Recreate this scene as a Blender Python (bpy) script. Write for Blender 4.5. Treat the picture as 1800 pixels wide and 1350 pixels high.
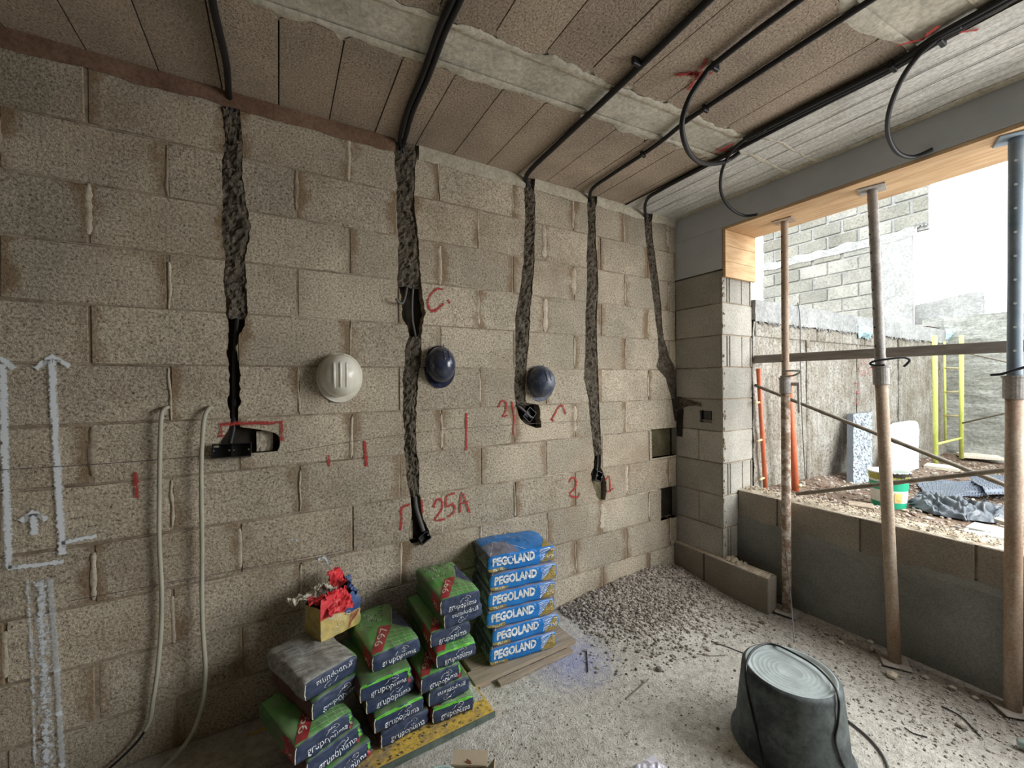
import bpy, bmesh, math, random
from mathutils import Vector, Matrix, noise
random.seed(11)
for o in list(bpy.data.objects): bpy.data.objects.remove(o)
scn = bpy.context.scene
COL = scn.collection

# ------------------------------------------------------------------ camera, world, exposure
CAM = Vector((0.0, 0.0, 1.67)); FPX = 716.0
_F = Vector((0.497, 0.868, 0)).normalized(); _R = Vector((_F.y, -_F.x, 0)); _U = Vector((0, 0, 1))
_p = -0.0056
F = (_F*math.cos(_p) + _U*math.sin(_p)).normalized(); U0 = _R.cross(F).normalized()
_r = 0.009
R = (_R*math.cos(_r) - U0*math.sin(_r)).normalized(); U = (U0*math.cos(_r) + _R*math.sin(_r)).normalized()
cam_data = bpy.data.cameras.new('camera'); cam = bpy.data.objects.new('camera', cam_data); COL.objects.link(cam)
cam.matrix_world = Matrix(((R.x, U.x, -F.x, CAM.x), (R.y, U.y, -F.y, CAM.y), (R.z, U.z, -F.z, CAM.z), (0, 0, 0, 1)))
cam_data.sensor_width = 36; cam_data.lens = FPX/1800*36; cam_data.clip_start = 0.05; cam_data.clip_end = 300
scn.camera = cam
world = bpy.data.worlds.new('overcast_sky'); scn.world = world; world.use_nodes = True
wn = world.node_tree; bg = wn.nodes['Background']
bg.inputs['Color'].default_value = (0.90, 0.96, 1.0, 1); bg.inputs['Strength'].default_value = 3.0
scn.view_settings.view_transform = 'Standard'; scn.view_settings.look = 'None'
scn.view_settings.gamma = 1; scn.view_settings.use_curve_mapping = False
scn.view_settings.exposure = 0.84
# added area lamp brightening the room, set in the opening's part outside the frame
al = bpy.data.lights.new('daylight_boost', 'AREA'); al.shape = 'RECTANGLE'; al.size = 1.7; al.size_y = 1.6; al.energy = 55; al.color = (0.97, 0.98, 1.0)
alo = bpy.data.objects.new('daylight_boost', al); COL.objects.link(alo); alo.location = (3.60, -0.50, 1.85)
alo.rotation_euler = (Vector((1.7, 1.5, 0.2))-Vector((3.62, -0.55, 1.85))).to_track_quat('-Z', 'Y').to_euler()

# ------------------------------------------------------------------ measuring helpers (photo pixel -> point on a real plane)
def ray(px, py): return F + R*((px-900)/FPX) + U*((675-py)/FPX)
def onY(px, py, y): d = ray(px, py); return CAM + d*((y-CAM.y)/d.y)
def onX(px, py, x): d = ray(px, py); return CAM + d*((x-CAM.x)/d.x)
def onZ(px, py, z): d = ray(px, py); return CAM + d*((z-CAM.z)/d.z)
WY = 2.39      # main wall face
CZ = 3.08      # ceiling
RX = 3.03      # pillar face
def nz(x, y=0, z=0): return noise.noise(Vector((x, y, z)))

# ------------------------------------------------------------------ materials
MATS = {}
def srgb(r, g, b):
    f = lambda c: (c/255/12.92 if c/255 <= 0.04045 else ((c/255+0.055)/1.055)**2.4)
    return (f(r), f(g), f(b), 1)
class NT:
    def __init__(s, name, rough=0.9, spec=0.3):
        m = bpy.data.materials.new(name); m.use_nodes = True; s.m = m; s.t = m.node_tree
        s.b = s.t.nodes['Principled BSDF']; s.b.inputs['Roughness'].default_value = rough
        s.b.inputs['Specular IOR Level'].default_value = spec
        s.pos = s.t.nodes.new('ShaderNodeNewGeometry').outputs['Position']
        MATS[name] = m
    def n(s, k): return s.t.nodes.new(k)
    def L(s, a, b): s.t.links.new(a, b)
    def noise(s, scale, detail=4, rough=0.6, vec=None, sc=None):
        t = s.n('ShaderNodeTexNoise'); t.inputs['Scale'].default_value = scale; t.inputs['Detail'].default_value = detail
        t.inputs['Roughness'].default_value = rough
        v = vec or s.pos
        if sc:
            mp = s.n('ShaderNodeMapping'); mp.inputs['Scale'].default_value = sc; s.L(v, mp.inputs['Vector']); v = mp.outputs[0]
        s.L(v, t.inputs['Vector']); return t.outputs['Fac']
    def ramp(s, fac, stops):
        r = s.n('ShaderNodeValToRGB'); el = r.color_ramp.elements
        while len(el) < len(stops): el.new(0.5)
        for e, (p, c) in zip(el, stops):
            e.position = p; e.color = c if len(c) == 4 else (*c, 1)
        s.L(fac, r.inputs['Fac']); return r.outputs['Color']
    def mix(s, a, b, fac, mode='MIX'):
        m = s.n('ShaderNodeMix'); m.data_type = 'RGBA'; m.blend_type = mode
        for sock, v in ((m.inputs[6], a), (m.inputs[7], b), (m.inputs[0], fac)):
            if hasattr(v, 'is_linked') or hasattr(v, 'links'): s.L(v, sock)
            else: sock.default_value = v
        return m.outputs[2]
    def math(s, op, a, b=0.0, c=None):
        m = s.n('ShaderNodeMath'); m.operation = op
        for i, v in enumerate((a, b) if c is None else (a, b, c)):
            if hasattr(v, 'links'): s.L(v, m.inputs[i])
            else: m.inputs[i].default_value = v
        return m.outputs[0]
    def bump(s, h, strength=0.5, dist=0.01):
        b = s.n('ShaderNodeBump'); b.inputs['Strength'].default_value = strength; b.inputs['Distance'].default_value = dist
        s.L(h, b.inputs['Height']); s.L(b.outputs[0], s.b.inputs['Normal'])
    def color(s, c): s.L(c, s.b.inputs['Base Color'])
BLK = (0, 0, 0, 1); WHT = (1, 1, 1, 1)

def m_block(name, lo, mid, hi, stain, stainamt=0.6, scale=95, dust=0.5):
    k = NT(name, 0.95, 0.15)
    n1 = k.noise(scale, 3, 0.75); n2 = k.noise(2.2, 3); n3 = k.noise(14, 4)
    c = k.ramp(n1, [(0.29, lo), (0.40, mid), (0.64, hi)])
    oi = k.n('ShaderNodeObjectInfo')
    v = k.math('MULTIPLY_ADD', oi.outputs['Random'], 0.22, 0.86)
    c = k.mix(c, k.ramp(n2, [(0.3, (0.70, 0.69, 0.66)), (0.7, (1.12, 1.08, 1.02))]), 0.9, 'MULTIPLY')
    vv = k.n('ShaderNodeCombineColor'); k.L(v, vv.inputs[0]); k.L(v, vv.inputs[1]); k.L(v, vv.inputs[2])
    c = k.mix(c, vv.outputs[0], 1.0, 'MULTIPLY')
    tc = k.n('ShaderNodeTexCoord'); sp = k.n('ShaderNodeSeparateXYZ'); k.L(tc.outputs['Generated'], sp.inputs[0])
    e = k.math('ABSOLUTE', k.math('SUBTRACT', sp.outputs[0], 0.5))            # 0..0.5
    e = k.math('ADD', e, k.math('MULTIPLY', k.math('SUBTRACT', k.noise(7, 5, 0.7), 0.5), 0.42))
    e2 = k.math('MULTIPLY', k.math('SUBTRACT', e, 0.405), 12); 
    rr = k.math('MULTIPLY', k.math('SUBTRACT', k.math('FRACT', k.math('MULTIPLY', oi.outputs['Random'], 17.3)), 0.25), 3)
    f = k.math('MULTIPLY', k.n('ShaderNodeClamp').outputs[0], 1)
    cl = k.n('ShaderNodeClamp'); k.L(e2, cl.inputs[0]); cl2 = k.n('ShaderNodeClamp'); k.L(rr, cl2.inputs[0])
    f = k.math('MULTIPLY', k.math('MULTIPLY', cl.outputs[0], cl2.outputs[0]), stainamt)
    c = k.mix(c, stain, f)
    big = k.ramp(k.noise(1.6, 6, 0.7), [(0.50, BLK), (0.68, WHT)])
    c = k.mix(c, stain, k.math('MULTIPLY', big, 0.30*stainamt/0.6))
    k.color(c)
    hh = k.math('ADD', n1, k.math('MULTIPLY', n3, 0.8))
    k.bump(hh, 0.9, 0.006); return k.m
BLOCK = m_block('aggregate_block', (0.055, 0.046, 0.034), (0.35, 0.30, 0.23), (0.66, 0.595, 0.48), (0.19, 0.115, 0.055, 1), 0.72, 92)
VAULT = m_block('ceiling_block', (0.10, 0.075, 0.055), (0.37, 0.30, 0.235), (0.60, 0.51, 0.42), (0.13, 0.085, 0.05, 1), 0.10, 100)
PBLOCK = m_block('pillar_block', (0.24, 0.225, 0.20), (0.43, 0.415, 0.375), (0.54, 0.52, 0.47), (0.22, 0.18, 0.14, 1), 0.2, 70)
FARBLOCK = m_block('far_block', (0.09, 0.09, 0.075), (0.20, 0.20, 0.175), (0.29, 0.285, 0.25), (0.3, 0.3, 0.27, 1), 0.2, 30)

FARPALE = m_block('pale_far_block', (0.14, 0.14, 0.125), (0.27, 0.27, 0.245), (0.36, 0.355, 0.33), (0.3, 0.3, 0.27, 1), 0.2, 24)
def m_rough(name, lo, hi, scale=20, bump=0.5, dist=0.01, rough=0.92, detail=5, sc=None, spec=0.2, p0=0.3, p1=0.7, fine=None):
    k = NT(name, rough, spec); n1 = k.noise(scale, detail, 0.65, sc=sc)
    c = k.ramp(n1, [(p0, lo), (p1, hi)])
    h = n1
    if fine:
        n2 = k.noise(fine, 3, 0.7); c = k.mix(c, k.ramp(n2, [(0.35, (0.7, 0.7, 0.7)), (0.6, (1.1, 1.1, 1.1))]), 0.8, 'MULTIPLY'); h = k.math('ADD', n1, k.math('MULTIPLY', n2, 0.5))
    k.color(c)
    if bump: k.bump(h, bump, dist)
    return k.m
MORTAR = m_rough('joint_mortar', (0.20, 0.15, 0.10), (0.44, 0.37, 0.28), 9, 0.7, 0.006, fine=80)
SMEAR = m_rough('pale_mortar', (0.38, 0.31, 0.22), (0.60, 0.53, 0.42), 12, 0.7, 0.006, fine=70)
CREAM = m_rough('cream_plaster', (0.40, 0.35, 0.25), (0.56, 0.52, 0.42), 8, 0.6, 0.006, fine=60)
CHASE = m_rough('chase_mortar', (0.06, 0.05, 0.035), (0.22, 0.185, 0.14), 28, 1.0, 0.02, fine=120)
DARK = m_rough('cavity', (0.02, 0.016, 0.012), (0.055, 0.045, 0.033), 14, 0.6, 0.01)
OCHRE = m_rough('cavity_back', (0.07, 0.06, 0.03), (0.16, 0.14, 0.08), 12, 0.4, 0.01)
CONC = m_rough('joist_concrete', (0.46, 0.43, 0.345), (0.72, 0.67, 0.56), 5, 0.5, 0.01, fine=45)
JOINTDARK = m_rough('ceiling_joint', (0.03, 0.025, 0.02), (0.07, 0.055, 0.045), 20, 0.4, 0.01)
SLAB = m_rough('board_marked_concrete', (0.42, 0.41, 0.37), (0.76, 0.74, 0.68), 5, 0.6, 0.008, sc=(9, 1.0, 9), fine=60)
BEAM = m_rough('smooth_grey_beam', (0.46, 0.475, 0.49), (0.56, 0.575, 0.585), 3, 0.15, 0.003)
PLASTER = m_rough('grey_render', (0.19, 0.19, 0.17), (0.28, 0.275, 0.25), 3.5, 0.3, 0.004, fine=120)
SILLBLK = m_block('sill_block', (0.16, 0.135, 0.105), (0.30, 0.265, 0.22), (0.40, 0.365, 0.31), (0.13, 0.10, 0.08, 1), 0.2, 110)
OLDCONC = m_rough('stained_concrete', (0.08, 0.07, 0.06), (0.18, 0.165, 0.14), 3, 0.4, 0.01)
REDDUST = m_rough('reddish_mortar', (0.13, 0.07, 0.045), (0.24, 0.15, 0.10), 6, 0.5, 0.006, fine=70)

def m_floor():
    k = NT('dusty_floor', 0.95, 0.15)
    a = k.noise(1.3, 5); b = k.noise(26, 5, 0.7); c3 = k.noise(120, 2, 0.7)
    c = k.ramp(a, [(0.35, (0.42, 0.395, 0.34)), (0.65, (0.64, 0.61, 0.54))])
    c = k.mix(c, k.ramp(b, [(0.3, (0.6, 0.58, 0.55)), (0.6, (1.1, 1.1, 1.1))]), 0.9, 'MULTIPLY')
    c = k.mix(c, k.ramp(c3, [(0.28, (0.6, 0.6, 0.6)), (0.5, (1, 1, 1)), (0.75, (1.12, 1.12, 1.12))]), 0.7, 'MULTIPLY')
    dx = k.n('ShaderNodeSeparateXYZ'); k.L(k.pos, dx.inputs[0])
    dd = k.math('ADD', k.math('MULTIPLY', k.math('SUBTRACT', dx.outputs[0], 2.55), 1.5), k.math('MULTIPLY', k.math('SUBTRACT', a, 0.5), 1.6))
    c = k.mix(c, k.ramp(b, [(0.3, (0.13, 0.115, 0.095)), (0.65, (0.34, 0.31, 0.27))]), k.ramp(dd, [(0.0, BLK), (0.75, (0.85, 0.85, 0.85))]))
    sp = k.n('ShaderNodeVectorMath'); sp.operation = 'DISTANCE'; k.L(k.pos, sp.inputs[0]); sp.inputs[1].default_value = (1.50, 1.93, 0)
    f = k.math('ADD', k.math('MULTIPLY', sp.outputs['Value'], 3.6), k.math('MULTIPLY', k.math('SUBTRACT', b, 0.5), 1.2))
    f = k.ramp(f, [(0.15, (0.75, 0.75, 0.75)), (1.0, (0, 0, 0))])
    c = k.mix(c, (0.30, 0.33, 0.52, 1), f)
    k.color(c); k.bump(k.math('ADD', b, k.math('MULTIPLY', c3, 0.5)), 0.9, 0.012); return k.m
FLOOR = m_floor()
SOIL = m_rough('reddish_soil', (0.13, 0.075, 0.045), (0.36, 0.27, 0.20), 7, 1.0, 0.05, fine=60, detail=8)
STONE = m_rough('rubble_stone', (0.20, 0.17, 0.145), (0.52, 0.465, 0.40), 30, 0.7, 0.006)
STONE2 = m_rough('dark_rubble', (0.09, 0.075, 0.06), (0.26, 0.225, 0.185), 30, 0.7, 0.006)
def m_retain():
    k = NT('weathered_retaining_wall', 0.95, 0.15)
    a = k.noise(3, 8, 0.75); b = k.noise(38, 4, 0.8); st = k.noise(4, 4, sc=(6, 6, 0.5))
    c = k.ramp(a, [(0.3, (0.24, 0.20, 0.15)), (0.5, (0.40, 0.37, 0.31)), (0.7, (0.56, 0.54, 0.49))])
    c = k.mix(c, k.ramp(b, [(0.36, (0.35, 0.33, 0.3)), (0.5, (0.9, 0.9, 0.9)), (0.65, (1.1, 1.1, 1.1))]), 0.85, 'MULTIPLY')
    c = k.mix(c, k.ramp(st, [(0.35, (0.7, 0.68, 0.66)), (0.6, (1.05, 1.05, 1.05))]), 0.7, 'MULTIPLY')
    k.color(c); k.bump(k.math('ADD', a, b), 0.8, 0.02); return k.m
RETAIN = m_retain()
FARWALL = m_rough('far_grey_wall', (0.22, 0.22, 0.19), (0.46, 0.46, 0.42), 3, 0.8, 0.03, sc=(1, 1, 4), fine=25, detail=7)
PALE = m_rough('pale_concrete', (0.28, 0.28, 0.265), (0.40, 0.40, 0.385), 4, 0.5, 0.01, fine=30)
def m_wood(name, lo, hi, sc, dots=False, rough=0.75):
    k = NT(name, rough, 0.25); n1 = k.noise(5, 6, 0.6, sc=sc); n2 = k.noise(4, 4)
    c = k.ramp(n1, [(0.3, lo), (0.7, hi)]); c = k.mix(c, k.ramp(n2, [(0.3, (0.85, 0.8, 0.75)), (0.7, (1.08, 1.08, 1.05))]), 0.7, 'MULTIPLY')
    k.color(c); k.bump(n1, 0.2, 0.003); return k.m
PLYWOOD = m_wood('formwork_plywood', (0.48, 0.30, 0.16), (0.70, 0.50, 0.30), (8, 0.7, 8))
PLYEND = m_wood('formwork_board_end', (0.52, 0.32, 0.16), (0.74, 0.52, 0.30), (1, 1, 10))
OLDWOOD = m_wood('weathered_wood', (0.24, 0.19, 0.135), (0.42, 0.35, 0.27), (1, 12, 12))
PALEWOOD = m_wood('pale_plank', (0.62, 0.55, 0.42), (0.82, 0.77, 0.66), (1, 12, 12))
YBOARD = m_rough('yellow_form_board', (0.30, 0.23, 0.14), (0.66, 0.44, 0.08), 7, 0.3, 0.004, p0=0.36, p1=0.56, fine=60)
GEDGE = m_rough('green_board_edge', (0.06, 0.085, 0.065), (0.15, 0.18, 0.15), 14, 0.4, 0.004)
RUSTTUBE = m_rough('dusty_prop_steel', (0.30, 0.20, 0.13), (0.50, 0.41, 0.32), 9, 0.4, 0.003, sc=(1, 1, 0.35), rough=0.7, fine=90)
SPLASHTUBE = m_rough('mortar_splashed_prop', (0.28, 0.19, 0.13), (0.60, 0.52, 0.43), 22, 0.5, 0.004, rough=0.8, p0=0.45, p1=0.6, fine=70)
GREYTUBE = m_rough('grey_prop_steel', (0.26, 0.24, 0.22), (0.42, 0.39, 0.36), 12, 0.4, 0.003, rough=0.6, fine=90)
FPLATE = m_rough('dusty_foot_plate', (0.22, 0.20, 0.17), (0.40, 0.37, 0.32), 20, 0.4, 0.003)
BLUETUBE = m_rough('blue_grey_prop_steel', (0.13, 0.18, 0.22), (0.27, 0.32, 0.36), 8, 0.3, 0.003, rough=0.6)
RAIL = m_rough('rail_timber', (0.17, 0.15, 0.13), (0.29, 0.265, 0.235), 6, 0.4, 0.004, sc=(8, 1, 8))
ROD = m_rough('brace_rod', (0.11, 0.095, 0.07), (0.24, 0.21, 0.165), 20, 0.4, 0.003, rough=0.7)
def m_plain(name, c, rough=0.5, spec=0.4, var=0.12, scale=12, bump=0.0, metal=0, dust=None, dustamt=0.5):
    k = NT(name, rough, spec); n1 = k.noise(scale, 5, 0.65)
    col = k.ramp(n1, [(0.3, tuple(x*(1-var) for x in c[:3])), (0.7, tuple(min(1, x*(1+var)) for x in c[:3]))])
    if dust:
        n2 = k.noise(scale*0.7, 7, 0.75); g = k.n('ShaderNodeNewGeometry'); s = k.n('ShaderNodeSeparateXYZ'); k.L(g.outputs['Normal'], s.inputs[0])
        f = k.math('MULTIPLY', k.ramp(n2, [(0.42, BLK), (0.66, WHT)]), dustamt); col = k.mix(col, (*dust[:3], 1), f)
    k.color(col); k.b.inputs['Metallic'].default_value = metal
    if bump: k.bump(n1, bump, 0.004)
    return k.m
BLACKPVC = m_plain('black_corrugated_conduit', (0.014, 0.014, 0.015), 0.5, 0.4)
GREYPVC = m_plain('dusty_grey_conduit', (0.11, 0.11, 0.105), 0.6, 0.3)
BOXPVC = m_plain('black_box_plastic', (0.012, 0.012, 0.013), 0.3, 0.5)
SCREW = m_plain('bright_screw', (0.7, 0.7, 0.7), 0.25, 0.5, metal=1)
CABLEW = m_plain('cream_cable', (0.42, 0.40, 0.31), 0.5, 0.3)
CABLEB = m_plain('black_cable', (0.012, 0.012, 0.013), 0.45, 0.4)
CABLEG = m_plain('grey_cable', (0.09, 0.09, 0.085), 0.6, 0.3)
WHELM = m_plain('white_helmet_shell', (0.82, 0.79, 0.68), 0.25, 0.5, var=0.05, scale=9, dust=(0.52, 0.46, 0.34), dustamt=0.4)
BHELM = m_plain('navy_helmet_shell', (0.020, 0.027, 0.062), 0.18, 0.6, scale=9, dust=(0.16, 0.155, 0.15), dustamt=0.4)
BHELM2 = m_plain('dusty_navy_helmet_shell', (0.03, 0.045, 0.085), 0.4, 0.5, scale=14, dust=(0.26, 0.26, 0.28), dustamt=0.7)
SLOTD = m_plain('dark_slot', (0.02, 0.02, 0.025), 0.7)
TUB = m_plain('dusty_black_rubber', (0.035, 0.042, 0.042), 0.62, 0.35, scale=7, dust=(0.20, 0.23, 0.22), dustamt=0.75, bump=0.15)
TUBTOP = m_plain('dusty_tub_base', (0.33, 0.37, 0.355), 0.7, 0.3, scale=9, dust=(0.17, 0.19, 0.185), dustamt=0.6)
ORANGE = m_plain('orange_scaffold_paint', (0.66, 0.15, 0.06), 0.5, 0.4, scale=20, dust=(0.5, 0.3, 0.2), dustamt=0.4)
YELLOW = m_plain('yellow_green_scaffold_paint', (0.72, 0.80, 0.18), 0.5, 0.4, scale=20, dust=(0.5, 0.5, 0.25), dustamt=0.3)
YELRUNG = m_plain('pale_yellow_rung', (0.80, 0.68, 0.36), 0.5, 0.4)
FOAM = m_plain('white_foam', (0.80, 0.81, 0.80), 0.7, 0.3, var=0.03, bump=0.3)
BLUEMAT = m_rough('bluish_grey_textured_panel', (0.07, 0.085, 0.10), (0.46, 0.50, 0.52), 38, 0.8, 0.01, rough=0.5, p0=0.38, p1=0.56)
EDGEGREY = m_plain('grey_board_edge', (0.12, 0.13, 0.14), 0.6, 0.3)
BLACKMAT = m_plain('dark_dimple_sheet', (0.10, 0.12, 0.16), 0.32, 0.6)
TARP = m_plain('black_tarp', (0.045, 0.055, 0.065), 0.28, 0.6, bump=0.0)
GREENP = m_plain('green_pail_plastic', (0.02, 0.36, 0.20), 0.35, 0.5)
WHITEP = m_plain('white_pail_plastic', (0.68, 0.74, 0.70), 0.4, 0.4)
OLIVEP = m_plain('olive_pail_band', (0.33, 0.36, 0.07), 0.5, 0.4, var=0.5, scale=40)
CARD = m_plain('brown_cardboard', (0.44, 0.36, 0.25), 0.85, 0.15, var=0.06)
CARDIN = m_plain('brown_cardboard_inside', (0.25, 0.18, 0.11), 0.9, 0.1)
TERRA = m_plain('terracotta_shard', (0.30, 0.13, 0.07), 0.85, 0.15, var=0.4, scale=40, bump=0.4)
MINT = m_plain('pale_mint_plastic', (0.42, 0.56, 0.52), 0.35, 0.5)
WBAG = m_plain('pale_lilac_plastic_bag', (0.62, 0.60, 0.66), 0.3, 0.5, bump=0.2)
CYAN = m_plain('faded_cyan_wrap', (0.45, 0.66, 0.70), 0.6, 0.3)
HOLL = m_plain('hollow_brick_hole', (0.25, 0.25, 0.24), 0.9)
# sack printing
SK = 0.45
NAVY = m_plain('navy_paper', (0.026, 0.042, 0.092), 0.5, 0.35, var=0.2, scale=22, dust=(0.14, 0.15, 0.18), dustamt=0.35, bump=0.25)
GREEN = m_plain('green_printed_film', (0.10, 0.34, 0.07), 0.38, 0.45, var=0.2, scale=18, dust=(0.24, 0.24, 0.17), dustamt=0.75, bump=0.3)
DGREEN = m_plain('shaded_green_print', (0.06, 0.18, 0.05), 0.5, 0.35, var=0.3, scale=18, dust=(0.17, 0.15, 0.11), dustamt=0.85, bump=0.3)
LGREEN = m_plain('bright_green_print', (0.14, 0.52, 0.05), 0.42, 0.4, var=0.1, bump=0.2)
RED = m_plain('red_print', (0.40, 0.03, 0.04), 0.45, 0.4, var=0.15, dust=(0.3, 0.18, 0.15), dustamt=0.3)
MAROON = m_plain('dusty_maroon_paper', (0.12, 0.045, 0.04), 0.6, 0.3, var=0.3, dust=(0.17, 0.13, 0.11), dustamt=0.6, bump=0.3)
WPRINT = m_plain('white_print', (0.70, 0.73, 0.74), 0.5, 0.3, var=0.05)
PGREEN = m_plain('pale_green_line', (0.42, 0.66, 0.36), 0.5, 0.3, var=0.2)
DUSTF = m_rough('dusty_grey_film', (0.17, 0.165, 0.14), (0.46, 0.46, 0.43), 6, 0.5, 0.006, sc=(1.2, 7, 7), rough=0.5, fine=60)
BLUE = m_plain('bright_blue_film', (0.015, 0.19, 0.55), 0.3, 0.5, var=0.15, scale=10, bump=0.25)
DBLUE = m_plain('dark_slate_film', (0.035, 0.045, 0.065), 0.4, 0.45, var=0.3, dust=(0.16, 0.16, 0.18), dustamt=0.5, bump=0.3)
LILAC = m_plain('grey_lilac_film', (0.17, 0.17, 0.24), 0.35, 0.5, var=0.2, dust=(0.30, 0.30, 0.33), dustamt=0.4, bump=0.3)
TAN = m_plain('olive_tan_print', (0.30, 0.22, 0.06), 0.4, 0.4, var=0.2)
TANT = m_plain('tan_text', (0.55, 0.42, 0.16), 0.4, 0.4)
CREAMP = m_plain('cream_print', (0.62, 0.60, 0.45), 0.45, 0.3, var=0.1)
YELP = m_plain('yellow_paper', (0.62, 0.47, 0.15), 0.55, 0.3, var=0.3, scale=25, dust=(0.40, 0.34, 0.18), dustamt=0.6, bump=0.3)
REDP = m_plain('crumpled_red_paper', (0.70, 0.06, 0.07), 0.5, 0.35, var=0.35, scale=20, bump=0.4)
PAPERIN = m_plain('pale_paper_lining', (0.55, 0.52, 0.42), 0.8, 0.2, var=0.15, bump=0.3)
BLUEP = m_plain('blue_bag_side', (0.045, 0.085, 0.22), 0.45, 0.4, var=0.3, bump=0.3)

def m_paint(name, c, dens=1.0, ns=90):
    k = NT(name, 0.8, 0.2); k.b.inputs['Base Color'].default_value = c
    uv = k.n('ShaderNodeUVMap'); sp = k.n('ShaderNodeSeparateXYZ'); k.L(uv.outputs[0], sp.inputs[0])
    e = k.math('SUBTRACT', 1.0, k.math('ABSOLUTE', k.math('SUBTRACT', k.math('MULTIPLY', sp.outputs[1], 2), 1)))
    n1 = k.noise(ns, 3, 0.75); n2 = k.noise(12, 3)
    a = k.math('SUBTRACT', k.math('ADD', k.math('MULTIPLY', e, 2.0*dens), k.math('MULTIPLY', n2, 0.5)), k.math('MULTIPLY', n1, 2.0))
    cl = k.n('ShaderNodeClamp'); k.L(k.math('MULTIPLY', a, 2.5), cl.inputs[0]); cl.inputs[2].default_value = 0.93
    k.L(cl.outputs[0], k.b.inputs['Alpha']); return k.m
REDSPRAY = m_paint('red_spray_paint', (0.40, 0.045, 0.04, 1), 0.68, 100)
WSPRAY = m_paint('white_spray_paint', (0.80, 0.84, 0.86, 1), 0.78, 70)
WSPRAY2 = m_paint('thin_white_spray_paint', (0.72, 0.76, 0.78, 1), 0.55, 60)
CHALK = m_paint('chalk_line', (0.13, 0.09, 0.08, 1), 0.8, 50)
SOOT = m_paint('dark_smudge', (0.03, 0.027, 0.022, 1), 0.7, 30)

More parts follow.
